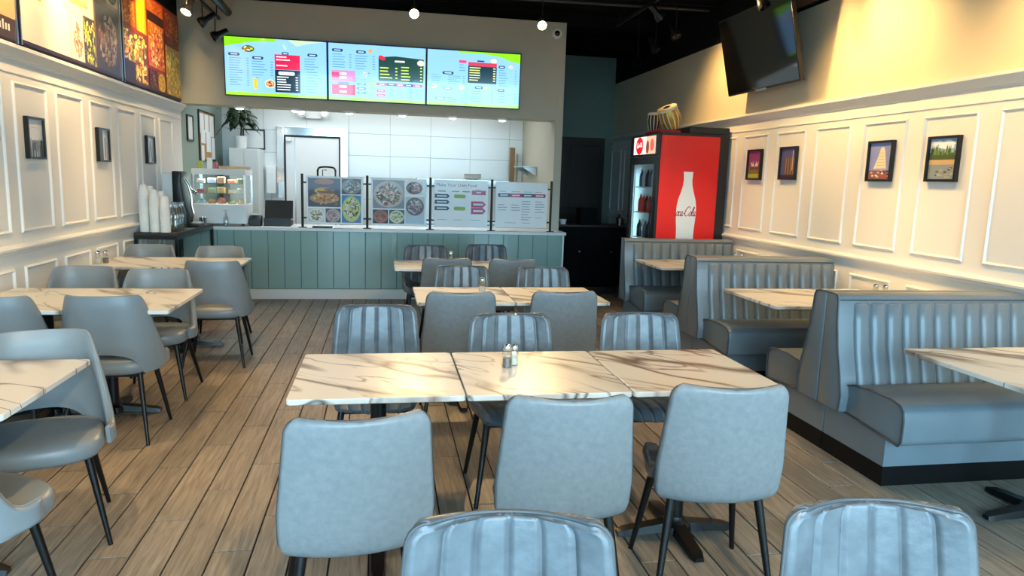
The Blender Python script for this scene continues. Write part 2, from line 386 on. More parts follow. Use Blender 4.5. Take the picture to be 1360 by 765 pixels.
# ================================================================== SETTING
ZC = 3.75            # black open ceiling
YH = 9.30            # menu header plane
YK = 11.52           # kitchen back wall
YB = 11.85           # corridor back wall
STR = 'structure'
def sbox(name, x0, x1, y0, y1, z0, z1, m, parent=None):
    return MB().box(x0, x1, y0, y1, z0, z1).build(name, m, parent, smooth=0, kind=None if parent else STR)
def floor():
    fl = sbox('floor', XL-.12, XR+.12, YF-.1, YB+.1, -.12, -.0065, M['grout'])
    pw, pl, gap, ch = .158, .9075, .0075, .0015
    def solid(mb, x0, x1, y0, y1):
        t = ch; z0, z1 = -.008, 0
        mb.add([(x0,y0,z0),(x1,y0,z0),(x1,y1,z0),(x0,y1,z0),(x0,y0,z1-t),(x1,y0,z1-t),(x1,y1,z1-t),(x0,y1,z1-t),
                (x0+t,y0+t,z1),(x1-t,y0+t,z1),(x1-t,y1-t,z1),(x0+t,y1-t,z1)],
               [(0,1,5,4),(1,2,6,5),(2,3,7,6),(3,0,4,7),(4,5,9,8),(5,6,10,9),(6,7,11,10),(7,4,8,11),(8,9,10,11)])
    full = MB(); solid(full, gap/2, pw-gap/2, gap/2, pl-gap/2); full_me = full.mesh('plank', smooth=0); full_me.materials.append(M['plank'])
    cam = SC.camera.matrix_world.inverted(); f = 941.64
    whole = []; rest = MB()
    k0 = int((XL+1.002)/pw)-1
    for k in range(k0, k0+44):
        x0 = -1.002+(k-1)*pw; x1 = x0+pw
        if x1 <= XL+.02 or x0 >= XR-.02: continue
        off = 2.88+((k-0) % 3)*pl/3
        j = int((YF-off)/pl)-1
        while off+j*pl < YB:
            y0 = off+j*pl; y1 = y0+pl; j += 1
            if y1 <= YF+.02: continue
            if x0 >= XL and x1 <= XR and y0 >= YF and y1 <= YB:
                seen = False
                for xx in (x0, x1):
                    for yy in (y0, (y0+y1)/2, y1):
                        p = cam @ Vector((xx, yy, 0))
                        if p.z < -.1 and abs(p.x/-p.z*f) < 680 and abs(p.y/-p.z*f) < 383: seen = True
                # hidden behind the booths, counter and service table
                if x0 > 2.62 and y0 > 2.9 and y1 < 7.6: seen = False
                if y0 > 9.0 and x1 < 2.3: seen = False
                whole.append(((0 if seen else 1, x0*x0+y0*y0), x0, y0))
            else:
                a, b, c, d = max(x0, XL), min(x1, XR), max(y0, YF), min(y1, YB)
                if b-a > .02 and d-c > .02: solid(rest, a+gap/2, b-gap/2, c+gap/2, d-gap/2)
    whole.sort()
    for i, (key, x0, y0) in enumerate(whole):
        if i < 300 and key[0] == 0: link('plank', full_me, None, fl, loc=(x0, y0, 0))
        else: solid(rest, x0+gap/2, x0+pw-gap/2, y0+gap/2, y0+pl-gap/2)
    rest.build('plank', M['plank'], fl, smooth=0, kind='stuff')
    return fl
floor()
def moulding_frame(y0, y1, z0, z1, w=.026, d=.014):
    """raised picture-frame moulding on a wall at x=0 that faces +x"""
    mb = MB(); prof = [(0, 0), (.25, d*.75), (.55, d), (.8, d*.6), (1, 0)]
    rings = []
    for t, h in prof:
        i = t*w
        rings.append([(h, y0+i, z0+i), (h, y1-i, z0+i), (h, y1-i, z1-i), (h, y0+i, z1-i)])
    mb.loft(rings, True, False)
    return mb
def rail_profile(parent, name, m, prof, y0, y1, sx, x):
    """prof: list of (out from wall, z)"""
    MB().prism([(x+sx*o, z) for o, z in prof], y0, y1, 'y').build(name, m, parent, smooth=30)
CROWN = [(0, 2.222), (.010, 2.222), (.014, 2.234), (.034, 2.250), (.052, 2.276), (.066, 2.288), (.066, 2.312), (0, 2.318)]
RAIL = [(0, .955), (.014, .96), (.02, .975), (.035, .985), (.038, 1.0), (.03, 1.012), (0, 1.02)]
BASE = [(0, 0), (.02, 0), (.02, .12), (.012, .14), (0, .145)]
def panelled_wall(name, side, y0, y1, starts, width):
    x = XL if side < 0 else XR; s = 1 if side < 0 else -1
    w = sbox(name, min(x, x-s*.12), max(x, x-s*.12), y0, y1, 0, 2.315, M['white_paint'])
    rail_profile(w, 'crown_moulding', M['white_paint'], CROWN, y0, y1, s, x)
    rail_profile(w, 'chair_rail', M['white_paint'], RAIL, y0, y1, s, x)
    rail_profile(w, 'baseboard', M['white_paint'], BASE, y0, y1, s, x)
    rail_profile(w, 'frieze_strip', M['white_paint'], [(0, 2.135), (.008, 2.138), (.008, 2.15), (0, 2.153)], y0, y1, s, x)
    up = moulding_frame(0, width, 1.09, 2.09).mesh('panel_moulding', smooth=25); up.materials.append(M['white_paint'])
    lo = moulding_frame(0, width, .24, .865).mesh('panel_moulding', smooth=25); lo.materials.append(M['white_paint'])
    for ys in starts:
        for me in (up, lo):
            o = link('panel_moulding', me, None, w)
            if s > 0: o.location = (x, ys, 0)
            else: o.location = (x, ys+width, 0); o.rotation_euler = (0, 0, pi)
    return w
panelled_wall('wall_left', -1, YF, YH, [5.29+.624*k for k in range(-11, 6)], .485)
panelled_wall('wall_right', 1, YF, YB, [4.155+.655*k for k in range(-8, 12)], .49)
sbox('wall_left_upper', XL-.12, XL, YF, YH, 2.316, ZC, M['soft_black'])
sbox('wall_right_upper', XR, XR+.12, YF, YB, 2.316, 3.19, M['cream_wall'])
sbox('wall_right_top', XR-.01, XR+.12, YF, YB, 3.191, ZC, M['soft_black'])
sbox('wall_kitchen_left', XL-.12, XL, YH+.001, YB+.1, 0, ZC, M['sage_wall'])
sbox('wall_header', XL, 2.219, YH, YH+.32, 2.33, 3.565, M['greige'])
sbox('wall_kitchen_right', 2.22, 2.32, YH, YB-.001, 0, 3.565, M['greige'])
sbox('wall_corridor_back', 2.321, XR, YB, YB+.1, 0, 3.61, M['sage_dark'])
sbox('wall_corridor_top', 2.321, XR+.12, YB+.001, YB+.1, 3.611, ZC, M['soft_black'])
sbox('wall_kitchen_top', XL, 2.32, YH+.33, YB+.1, 3.566, ZC, M['soft_black'])
sbox('ceiling_kitchen', XL, 2.219, YH+.321, YK-.001, 2.75, 2.85, M['cabinet_white'])
def tile_wall():
    w = sbox('wall_kitchen_back', XL, 2.219, YK, YK+.1, 0, 2.86, M['tile_grout'])
    xs = [-2.4, -1.8]+[-1.8+.633*k for k in range(1, 7)]+[2.219]
    zs = [.158, .495, .832, 1.169, 1.506, 1.843, 2.18, 2.517, 2.75]
    g = .004; cache = {}
    for i in range(len(xs)-1):
        for j in range(len(zs)-1):
            W = round(xs[i+1]-xs[i]-g, 4); H = round(zs[j+1]-zs[j]-g, 4)
            if W < .02: continue
            if (W, H) not in cache:
                me = MB().box(0, W, -.008, 0, 0, H).mesh('tile', bevel=.002, seg=1); me.materials.append(M['tile']); cache[(W, H)] = me
            link('tile', cache[(W, H)], None, w, loc=(xs[i]+g/2, YK, zs[j]+g/2))
tile_wall()
def ceiling():
    c = sbox('ceiling', XL-.12, XR+.12, YF-.1, YB+.1, ZC, ZC+.1, M['soft_black'])
    for k in range(9):
        y = -1.0+k*1.5
        mb = MB().box(XL+.01, XR-.02, y-.02, y+.02, ZC-.03, ZC).box(XL+.01, XR-.02, y-.008, y+.008, ZC-.16, ZC-.03).box(XL+.01, XR-.02, y-.02, y+.02, ZC-.175, ZC-.16)
        mb.build('joist', M['soft_black'], c, smooth=0)
ceiling()
MB().tube([(1.2, 8.42, 3.60), (2.4, 8.36, 3.6), (3.8, 8.28, 3.6)], .018, 8).build('conduit_pipe', mat('grey_conduit', '#3b3d3f', .5, metal=.4), label='thin grey conduit pipe crossing under the black ceiling', cat='pipe')
def storefront():
    mb = MB().box(XL-.12, XR+.12, YF-.12, YF, 2.96, ZC+.1).box(XL-.12, XR+.12, YF-.12, YF, -.12, .12)
    mb.box(XL-.12, XL+.12, YF-.12, YF, .12, 2.96); mb.box(XR-.12, XR+.12, YF-.12, YF, .12, 2.96)
    mb.build('wall_front', M['alu'], smooth=0, kind=STR)
    n = 4; a = XL+.12; b = XR-.12; wd_ = (b-a)/n
    for i in range(n):
        x0 = a+i*wd_; x1 = x0+wd_
        fr = MB().box(x0, x0+.04, YF-.09, YF-.03, .12, 2.96).box(x1-.04, x1, YF-.09, YF-.03, .12, 2.96)
        fr.box(x0+.04, x1-.04, YF-.09, YF-.03, .12, .17).box(x0+.04, x1-.04, YF-.09, YF-.03, 2.91, 2.96).box(x0+.04, x1-.04, YF-.09, YF-.03, 2.2, 2.26)
        o = fr.build('window_%d' % (i+1), M['alu'], smooth=0, kind=STR)
        sbox('pane', x0+.04, x1-.04, YF-.064, YF-.058, .17, 2.2, M['window_glass'], o)
        sbox('pane', x0+.04, x1-.04, YF-.064, YF-.058, 2.26, 2.91, M['window_glass'], o)
storefront()
sbox('ground', -40, 40, -60, YF-.13, -.2, -.1, M['asphalt'])
area_light('kitchen_light', (-.1, 10.55, 2.72), (0, 0, 0), 3.6, 1.2, KITCHEN_POWER, (.93, .98, 1))
# cooler door in the tiled wall and the dark corridor door
def cooler_door():
    d = MB()
    x0, x1, zt = -1.61, -.55, 2.24
    d.box(x0, x0+.11, YK-.05, YK-.009, 0, zt).box(x1-.11, x1, YK-.05, YK-.009, 0, zt).box(x0+.11, x1-.11, YK-.05, YK-.009, zt-.13, zt)
    o = d.build('door_1', M['chrome'], bevel=.006, kind=STR)
    MB().box(x0+.115, x1-.115, YK-.022, YK-.009, .005, zt-.135).build('door_leaf', M['white_plastic'], o, bevel=.003)
    MB().box(x0+.11, x0+.135, YK-.03, YK-.022, 0, zt-.13).box(x1-.135, x1-.11, YK-.03, YK-.022, 0, zt-.13).box(x0+.135, x1-.135, YK-.03, YK-.022, zt-.155, zt-.13).build('gasket', M['black'], o, smooth=0)
    MB().box(x0+.26, x0+.275, YK-.024, YK-.021, 0, zt-.16).build('seam_strip', M['steel'], o, smooth=0)
    MB().box(x0+.14, x0+.22, YK-.07, YK-.024, zt-.22, zt-.16).build('door_closer', M['white_plastic'], o, bevel=.004)
    MB().box(x0+.02, x0+.09, YK-.075, YK-.05, 1.15, 1.4).build('hinge', M['steel'], o, bevel=.005)
cooler_door()
def corridor_door():
    o = MB().box(2.45, 3.70, YB-.03, YB-.001, 0, 2.285).build('door_2', M['brown_door'], bevel=.004, kind=STR)
    for x in (2.52, 3.11):
        for z0, z1 in ((.15, 1.0), (1.1, 2.15)):
            MB().box(x, x+.52, YB-.045, YB-.03, z0, z1).build('door_panel', M['brown_door'], o, bevel=.008)
corridor_door()
# ================================================================== SERVICE COUNTER
CF = 9.0; CT = .885
def counter():
    t = thing('service_counter', 'long sage green plank-front service counter with a white top', 'counter', (0, 0, 0))
    MB().prism([(XL+.045,CF+.02),(2.30,CF+.02),(2.30,YH-.005),(2.215,YH-.005),(2.215,CF+.62),(XL+.045,CF+.62)], .0, CT-.04, 'z').build('carcass', M['grout_sage'], t, smooth=0)
    bw = .1915; n = int((2.30-(XL+.045))/bw); x = XL+.045; bw = (2.30-x)/n
    me = MB().box(0, bw-.005, 0, .02, 0, CT-.04-.13).mesh('board', bevel=.0035, seg=2); me.materials.append(M['board'])
    for i in range(n): link('board', me, None, t, loc=(x+i*bw+.0025, CF, .13))
    MB().box(x, 2.30, CF-.008, CF+.02, 0, .125).build('plinth', M['white_paint'], t, bevel=.004)
    MB().box(2.30, 2.325, CF-.005, YH-.005, 0, CT-.04).build('end_panel', M['white_paint'], t, bevel=.003)
    MB().prism([(XL+.045,CF-.035),(2.345,CF-.035),(2.345,YH-.005),(2.215,YH-.005),(2.215,CF+.64),(XL+.045,CF+.64)], CT-.04, CT, 'z').build('worktop', M['counter_top'], t, bevel=.006)
counter()
# ================================================================== CHAIRS
def shell_mesh(name, fn, nu, nv, thick, groove=None, rim=.35):
    """closed thick sheet; fn(u,v)->point, u,v in 0..1; normal = dv x du"""
    e = 1e-3; F = []; B = []
    for j in range(nv+1):
        for i in range(nu+1):
            u = i/nu; v = j/nv
            p = Vector(fn(u, v))
            du = Vector(fn(min(u+e, 1), v))-Vector(fn(max(u-e, 0), v)); dv = Vector(fn(u, min(v+e, 1)))-Vector(fn(u, max(v-e, 0)))
            n = dv.cross(du)
            n = n.normalized() if n.length > 1e-12 else Vector((0, 0, 1))
            g = groove(u, v) if groove else 0
            edge = min(min(i, nu-i)/2.0, min(j, nv-j)/2.0, 1.0)
            t = thick*(rim+(1-rim)*edge)
            F.append(p+n*(t/2+g)); B.append(p-n*(t/2))
    w = nu+1; fs = []; off = len(F)
    for j in range(nv):
        for i in range(nu):
            a, b, c, d = j*w+i, j*w+i+1, (j+1)*w+i+1, (j+1)*w+i
            fs.append((a, d, c, b)); fs.append((off+a, off+b, off+c, off+d))
    bd = [i for i in range(w)]+[j*w+nu for j in range(1, nv+1)]+[nv*w+i for i in range(nu-1, -1, -1)]+[j*w for j in range(nv-1, 0, -1)]
    m = len(bd)
    for k in range(m):
        a, b = bd[k], bd[(k+1) % m]; fs.append((a, b, off+b, off+a))
    mb = MB().add(F+B, fs); me = mb.mesh(name, smooth=60)
    border = [(Vector(F[k])+Vector(B[k]))/2 for k in bd]
    return me, border
BPROF = catmull([(-.150, .395, 0), (-.188, .412, 0), (-.206, .46, 0), (-.222, .56, 0), (-.243, .70, 0), (-.270, .85, 0)], 8)
SPROF = catmull([(.225, .425, 0), (.212, .450, 0), (.12, .458, 0), (-.03, .446, 0), (-.13, .450, 0), (-.195, .485, 0)], 8)
def arc_table(P):
    L = [0]
    for a, b in zip(P, P[1:]): L.append(L[-1]+(b-a).length)
    return L
BL = arc_table(BPROF); SL = arc_table(SPROF)
def along(P, L, s):
    s = max(0, min(1, s))*L[-1]
    for i in range(len(L)-1):
        if s <= L[i+1]: return P[i].lerp(P[i+1], (s-L[i])/(L[i+1]-L[i]))
    return P[-1]
def corner(w, d, r): return w-r*(1-sqrt(max(0, 1-min(1, max(0, (r-d)/r))**2)))
def back_point(u, s):
    p = along(BPROF, BL, s); x = u*2-1; k = abs(x)**2.2
    w = .236-.006*abs(2*s-.7)-.020*max(0, s-.35)/.65
    w = corner(w, (1-s)*BL[-1], .042); w = corner(w, s*BL[-1], .085)
    return Vector((x*w, p.x+.055*k, p.y))
def seat_point(u, s):
    p = along(SPROF, SL, s); x = u*2-1; k = abs(x)**2.6
    w = .195+.04*min(1, s/.6); w = corner(w, s*SL[-1], .055)
    rear = max(0, min(1, (s-.45)/.55)); rear = rear*rear*(3-2*rear)
    return Vector((x*(w-.004), p.x+.03*k*rear, p.y+(.012+.075*rear)*k))
def rib(u, v):
    g = 0
    for c in (.17, .335, .5, .665, .83):
        d = abs(u-c)
        if d < .020: g = min(g, -.0085*(1-(d/.020)**2))
    e = 1
    if v < .12: e = v/.12
    if v > .86: e = max(0, (1-v)/.14)
    return (g+.0014*abs(sin(pi*6*u)))*e
def make_shell_chair():
    t = thing('dining_chair', 'x', 'chair')
    NU = 84; NV = 30
    me, bb = shell_mesh('backrest', lambda u, v: back_point(u, .5-.5*cos(pi*v)), NU, NV, .034, rib); me.materials.append(M['leather2'])
    me.materials.append(M['leather'])
    for p in me.polygons:
        if p.normal.y < .05: p.material_index = 1
    back = link('backrest', me, None, t)
    me, sb = shell_mesh('seat', lambda u, v: seat_point(u, v**1.7)-Vector((0, 0, .018)), NU, 16, .058, rib); me.materials.append(M['leather2'])
    link('seat', me, None, t)
    MB().tube([p+Vector((0, -.003, .001)) for p in bb[NU:]+bb[:1]], .0055, 6).build('piping', M['piping'], back, smooth=80)
    for sx in (-1, 1):
        for sy in (-1, 1):
            top = (sx*.165, sy*.13-.01, .40); bot = (sx*.222, .20 if sy > 0 else -.215, 0)
            MB().cyl(bot, top, .0105, .0175, 12).build('leg', M['black_metal'], t)
    fr = MB()
    for y in (-.12, .12): fr.box(-.165, .165, y-.012, y+.012, .372, .392)
    for x in (-.165, .165): fr.box(x-.012, x+.012, -.12, .12, .373, .391)
    fr.build('seat_frame', M['black_metal'], t, smooth=0)
    return t
chairA = make_shell_chair()
ribbed = 'ribbed grey leather chair '
plainb = 'plain-backed grey leather chair '
GA = 'ribbed shell dining chairs in the centre rows'
CHAIRS_A = [
 (-.095, 2.265, 7, plainb+'nearest of all, left of the front three-part table'),
 (.625, 2.40, -4, plainb+'in the middle of the front three-part table'),
 (1.245, 2.475, -7, plainb+'at the right end of the front three-part table'),
 (-.035, 3.60, 180, ribbed+'behind the left end of the front three-part table'),
 (.655, 3.345, 181, ribbed+'behind the salt shaker on the front three-part table'),
 (1.355, 3.35, 178, ribbed+'behind the right end of the front table beside the booths'),
 (.475, 4.53, 0, plainb+'at the left of the second table row'),
 (1.145, 4.56, 0, plainb+'at the right of the second table row'),
 (.615, 5.37, 180, ribbed+'on the far left of the second table row'),
 (1.265, 5.32, 180, ribbed+'on the far right of the second table row'),
 (.55, 6.37, 0, plainb+'dark, at the left of the table row nearest the counter'),
 (1.13, 6.33, 0, plainb+'dark, at the right of the table row nearest the counter'),
 (.425, 7.05, 180, ribbed+'against the sage counter, left of the two there'),
 (1.075, 7.22, 180, ribbed+'against the sage counter, right of the two there'),
 (.232, 1.125, 173, ribbed+'cut off by the lower picture edge in the middle'),
 (1.055, 1.09, 172, ribbed+'cut off at the lower right below the near booth'),
]
for i, (x, y, r, lab) in enumerate(CHAIRS_A): place(chairA, i, lab, (x, y, 0), radians(r), GA)
def make_barrel_chair():
    t = thing('barrel_chair', 'x', 'chair')
    # seat pad: rounded superellipse cushion
    rings = []; mb = MB()
    def ringp(k, z):
        out = []
        for i in range(36):
            a = 2*pi*i/36; c, s_ = cos(a), sin(a); q = 2.0/3.0
            w = .235 if s_ > 0 else .235
            out.append((k*w*math.copysign(abs(c)**q, c), .03+k*.225*math.copysign(abs(s_)**q, s_), z))
        return out
    for k, z in ((.80, .385), (.93, .39), (.985, .405), (1, .43), (.985, .452), (.93, .466), (.75, .474), (.4, .478), (.1, .479)): rings.append(ringp(k, z))
    mb.loft(rings, True, True).build('seat', M['vinyl'], t, smooth=60)
    TH = radians(112)
    def zt(th):
        a = abs(th)/TH
        s_ = max(0, min(1, (a-.42)/.42)); s_ = s_*s_*(3-2*s_)
        return .842-.36*s_
    def zb(th):
        a = abs(th); c = radians(38)
        if a < c: return .392+.118*sqrt(max(0, 1-(a/c)**2))
        return .392+.02*max(0, (a-c)/(TH-c))
    def fn(u, v):
        th = (u*2-1)*TH
        z0, z1 = zb(th), zt(th); z = z0+(z1-z0)*v
        a = abs(th)/TH
        # squarish plan, splayed slightly outward towards the top at the back
        q = .72; c, s_ = sin(th), -cos(th)
        lean = (z-.40)/.44
        rx = .262-.035*lean; ry = .195+.045*lean
        x = rx*math.copysign(abs(c)**q, c); y = .02+ry*math.copysign(abs(s_)**.85, s_)
        return Vector((x, y, z))
    me, bd = shell_mesh('backrest', lambda u, v: fn(u, v), 56, 14, .034, None, .45); me.materials.append(M['vinyl'])
    b = link('backrest', me, None, t)
    MB().tube([fn(i/56, 1)+Vector((0, 0, .001)) for i in range(57)], .0055, 6).build('top_piping', M['vinyl'], b, smooth=80)
    for sx in (-1, 1):
        for sy in (-1, 1):
            MB().cyl((sx*.232, .185 if sy > 0 else -.255, 0), (sx*.165, sy*.13, .40), .0095, .0165, 12).build('leg', M['black_metal'], t)
    MB().box(-.18, .18, -.15, .15, .372, .39).build('seat_plate', M['black_metal'], t, smooth=0)
    return t
chairB = make_barrel_chair()
GB = 'smooth grey barrel chairs along the left wall'
bl = 'smooth grey barrel chair '
CHAIRS_B = [
 (-1.535, 4.375, 0, bl+'seen from behind with arched cut-out, at the middle left table'),
 (-1.545, 5.13, 180, bl+'facing the viewer across the middle left table, aisle side'),
 (-1.325, 6.0, 2, bl+'seen from behind at the far left table'),
 (-2.075, 5.27, 180, bl+'facing the viewer across the middle left table, wall side'),
 (-2.12, 6.88, 180, bl+'behind the far left table beside the white wall'),
 (-1.49, 6.80, 180, bl+'behind the far left table on the aisle side'),
 (-1.39, 3.085, 200, bl+'facing the viewer behind the near left table'),
 (-2.085, 4.34, 0, bl+'with its back to us, cut by the left edge'),
 (-1.36, 2.42, -28, bl+'at the lower left corner, only seat and legs showing'),
]
for i, (x, y, r, lab) in enumerate(CHAIRS_B): place(chairB, i, lab, (x, y, 0), radians(r), GB)
# ================================================================== TABLES
def pedestal(t, x, y, arm=.29, h=.72, rot=0):
    e = bpy.data.objects.new('base', None)
    mb = MB().cyl((x, y, .035), (x, y, h), .033, .033, 20)
    mb.build('post', M['black_metal'], t)
    b = MB(); b.lathe([(.0, .02), (.075, .02), (.07, .05), (.045, .065), (.036, .085)], 20, (x, y, 0))
    for k in range(4):
        a = rot+k*pi/2; d = Vector((cos(a), sin(a), 0)); n = Vector((-d.y, d.x, 0)); c = Vector((x, y, 0))
        r0 = [c+d*.03+n*s_*.036+Vector((0, 0, z)) for s_, z in ((-1, .022), (1, .022), (.8, .062), (-.8, .062))]
        r1 = [c+d*(arm-.03)+n*s_*.031+Vector((0, 0, z)) for s_, z in ((-1, .008), (1, .008), (.8, .034), (-.8, .034))]
        r2 = [c+d*arm+n*s_*.02+Vector((0, 0, z)) for s_, z in ((-1, .006), (1, .006), (.8, .024), (-.8, .024))]
        b.loft([r0, r1, r2], True, True)
        b.cyl(c+d*(arm-.04), c+d*(arm-.04)+Vector((0, 0, .012)), .014, .014, 10)
    b.build('base', M['black_metal'], t, smooth=35)
    s = MB()
    for k in range(4):
        a = rot+pi/4+k*pi/2; d = Vector((cos(a), sin(a), 0)); n = Vector((-d.y, d.x, 0)); c = Vector((x, y, 0))
        s.loft([[c+n*q*.02+Vector((0, 0, z)) for q, z in ((-1, h-.03), (1, h-.03), (1, h), (-1, h))], [c+d*.2+n*q*.015+Vector((0, 0, z)) for q, z in ((-1, h-.012), (1, h-.012), (1, h), (-1, h))]])
    s.build('support_arm', M['black_metal'], t, smooth=0)
def table(label, cx, cy, w, d, peds, group, arm=.29, rot=0, h=.75):
    t = thing('dining_table', label, 'table', (cx, cy, 0), 0, group)
    MB().prism(rrect(w, d, .018, 4), h-.022, h, 'z').build('tabletop', M['marble'], t, bevel=.003, seg=2)
    MB().prism(rrect(w-.08, d-.08, .02, 3), h-.034, h-.0225, 'z').build('sub_top', M['black'], t, smooth=0)
    for px, py in peds: pedestal(t, px, py, arm, h-.035, rot)
    return t
GT = 'marble-look pedestal tables in the centre rows'
mt = 'white marble-look table with dark veins, '
table(mt+'left third of the front row', -.018, 2.862, .645, .665, [(.0, .0)], GT)
table(mt+'middle third of the front row, under the salt shaker', .633, 2.86, .645, .665, [(0, 0)], GT)
table(mt+'right third of the front row, nearest the booths', 1.284, 2.858, .645, .665, [(.01, -.045)], GT, .27)
table(mt+'left half of the second row', .535, 4.84, .645, .665, [(0, 0)], GT)
table(mt+'right half of the second row', 1.185, 4.84, .645, .665, [(0, 0)], GT)
table(mt+'left half of the row nearest the counter', .42, 6.53, .645, .665, [(0, 0)], GT)
table(mt+'right half of the row nearest the counter', 1.07, 6.53, .645, .665, [(0, 0)], GT)
GL = 'marble-look tables along the left wall'
for cy, d, lab in ((6.53, .74, 'long white marble-look table farthest down the left wall'), (4.655, .81, 'long white marble-look table in the middle of the left wall'), (2.80, .72, 'white marble-look table cut by the left edge, nearest the viewer')):
    table(lab, -1.782, cy, 1.155, d, [(-.25, .06 if cy == 4.655 else 0), (.10, .06 if cy == 4.655 else 0)], GL, .28)
GBT = 'marble-look booth tables'
for cy, d, lab in ((2.775, .75, 'white marble-look booth table at the right edge, nearest the viewer'), (4.75, .79, 'white marble-look table between the near and middle booths'), (6.79, .76, 'white marble-look table of the farthest booth below the red cooler')):
    table(lab, 3.225, cy, 1.18, d, [(-.08, {2.775:-.03, 4.75:-.13, 6.79:-.27}[cy])], GBT, .29)
# ================================================================== BOOTHS
def make_booth(s):
    """s=-1: sitter looks towards -y.  joint plane y=0, aisle end x=0, wall end x=1.22"""
    t = thing('booth_bench', 'x', 'booth'); L = 1.215
    Y = lambda y: s*y           # y counted positive towards the seat front
    def pr(poly, x0, x1): 
        return MB().prism([(Y(p), q) for p, q in poly], x0, x1, 'x')
    pr([(.004, 0), (.53, 0), (.53, .105), (.004, .105)], 0, L).build('toe_kick', M['kick'], t, smooth=0)
    pr([(.004, .106), (.53, .106), (.53, .30), (.004, .30)], 0, L).build('base', M['booth'], t, bevel=.004)
    # seat cushion, crowned, front slightly dropped
    top = [(.16, .30), (.635, .262), (.652, .285), (.655, .40), (.648, .445), (.62, .472), (.55, .487), (.40, .488), (.25, .47), (.16, .44)]
    seat = pr(top, -.012, L-.005).build('seat_cushion', M['booth'], t, bevel=.012, seg=3, smooth=50)
    for x in (-.013,):
        MB().tube([(x, Y(p), q) for p, q in top], .0055, 6, True).build('seat_piping', M['booth_pipe'], seat, smooth=80)
    # wedge-shaped back with end wing
    bp = [(.004, .30), (.205, .30), (.215, .40), (.19, .52), (.15, .66), (.125, .80), (.112, .93), (.098, .955), (.06, .962), (.004, .962)]
    bk = pr(bp, -.062, L-.02).build('backrest', M['booth'], t, bevel=.008, seg=2, smooth=50)
    MB().tube([(-.062, Y(p), q) for p, q in bp[1:]], .005, 6).build('end_piping', M['booth_pipe'], bk, smooth=80)
    MB().tube([(-.05, Y(.113), .93), (L-.03, Y(.113), .93)], .004, 6).build('top_piping', M['booth_pipe'], bk, smooth=80)
    # channelled front: each channel bulges between dark seams
    ch = MB(); n = 11; x0, x1 = .035, L-.035; w = (x1-x0)/n
    line = [(.212, .425), (.19, .52), (.152, .66), (.127, .80), (.114, .905), (.105, .918)]
    for k in range(n):
        rings = []
        for (p, q) in line:
            a = x0+k*w+.002; b = x0+(k+1)*w-.002; ring = []
            for i in range(9):
                u = i/8; bul = .022*(1-abs(2*u-1)**3)*(1 if q < .91 else .3)
                ring.append((a+(b-a)*u, Y(p+bul), q))
            ring += [(b, Y(p-.01), q), (a, Y(p-.01), q)]
            rings.append(ring)
        ch.loft(rings, True, True)
    ch.build('channel_upholstery', M['booth'], t, smooth=70)
    return t
b1 = make_booth(-1); b2 = make_booth(1)
GBo = 'grey booth benches along the right wall'
bo = 'grey vinyl booth bench with channelled back '
for i, (y, lab) in enumerate(((3.685, 'nearest the viewer, at the right edge'), (5.555, 'in the middle, behind the second booth table'), (7.36, 'farthest away, in front of the red cooler'))):
    place(b1, i, bo+lab, (2.603, y, 0), 0, GBo)
for i, (y, lab) in enumerate(((3.686, 'grey vinyl booth bench back to back with the nearest booth, facing the counter'), (5.556, 'grey vinyl booth bench back to back with the middle booth, facing the cooler'))):
    place(b2, i, lab, (2.603, y, 0), 0, GBo)
# ================================================================== CEILING LAMPS
def head_mesh():
    b = MB().lathe([(.0, -.155), (.028, -.155), (.032, -.15), (.032, -.06), (.036, -.045), (.05, -.02), (.056, 0), (.056, .03), (.051, .03), (.049, .012), (.0, .012)], 20)
    m1 = b.mesh('lamp_can', smooth=40); m1.materials.append(M['black'])
    b = MB().lathe([(0, .013), (.048, .013), (.046, .022), (.03, .028), (0, .03)], 20); m2 = b.mesh('lens', smooth=60); m2.materials.append(M['lens'])
    b = MB().lathe([(0, .013), (.048, .013), (.046, .018), (0, .02)], 20); m3 = b.mesh('lens', smooth=60); m3.materials.append(M['tv'])
    return m1, m2, m3
HM = head_mesh()
def spot_head(label, pos, target, lit=True, power=120, angle=70, blend=.6, top=None, group='track spotlights', col=WARM, radius=.04):
    P = Vector(pos); d = (Vector(target)-P).normalized()
    t = thing('track_spotlight', label, 'spotlight', P, 0, group)
    q = d.to_track_quat('Z', 'Y').to_euler()
    c = link('lamp_can', HM[0], None, t); c.rotation_euler = q
    l = link('lens', HM[1] if lit else HM[2], None, c)
    ztop = ZC if top is None else top
    st = MB().cyl((0, 0, .03), (0, 0, ztop-P.z), .007, .007, 8).box(-.012, .012, -.03, .03, -.02, .035)
    st.build('stem', M['black'], t, smooth=30)
    if lit:
        L = bpy.data.lights.new('spot', 'SPOT'); L.energy = power; L.color = col; L.spot_size = radians(angle); L.spot_blend = blend; L.shadow_soft_size = radius
        o = bpy.data.objects.new('spot', L); COL.objects.link(o); o.parent = t; o.location = d*.04; o.rotation_euler = d.to_track_quat('-Z', 'Y').to_euler()
    return t
SP = 1.0
ZT = 3.30
def track(label, x, y0, y1, z):
    t = thing('light_track', label, 'track', (x, y0, z))
    MB().box(-.018, .018, 0, y1-y0, 0, .03).build('rail', M['black'], t, smooth=0)
    for y in (.1, (y1-y0)/2, y1-y0-.1): MB().cyl((0, y, .03), (0, y, ZC-.0-z), .006, .006, 8).build('hanger', M['black'], t)
    return t
track('black ceiling light track beside the food banners', -1.92, 4.0, 9.22, ZT)
track('black ceiling light track above the centre tables', .55, -1.0, 7.2, 3.5)
rt = track('black ceiling light track above the booths on the right', 2.9, -1.0, 9.0, 3.5)
MB().box(-.30, -.019, 7.535, 7.565, 0, .03).build('cross_arm', M['black'], rt, smooth=0)
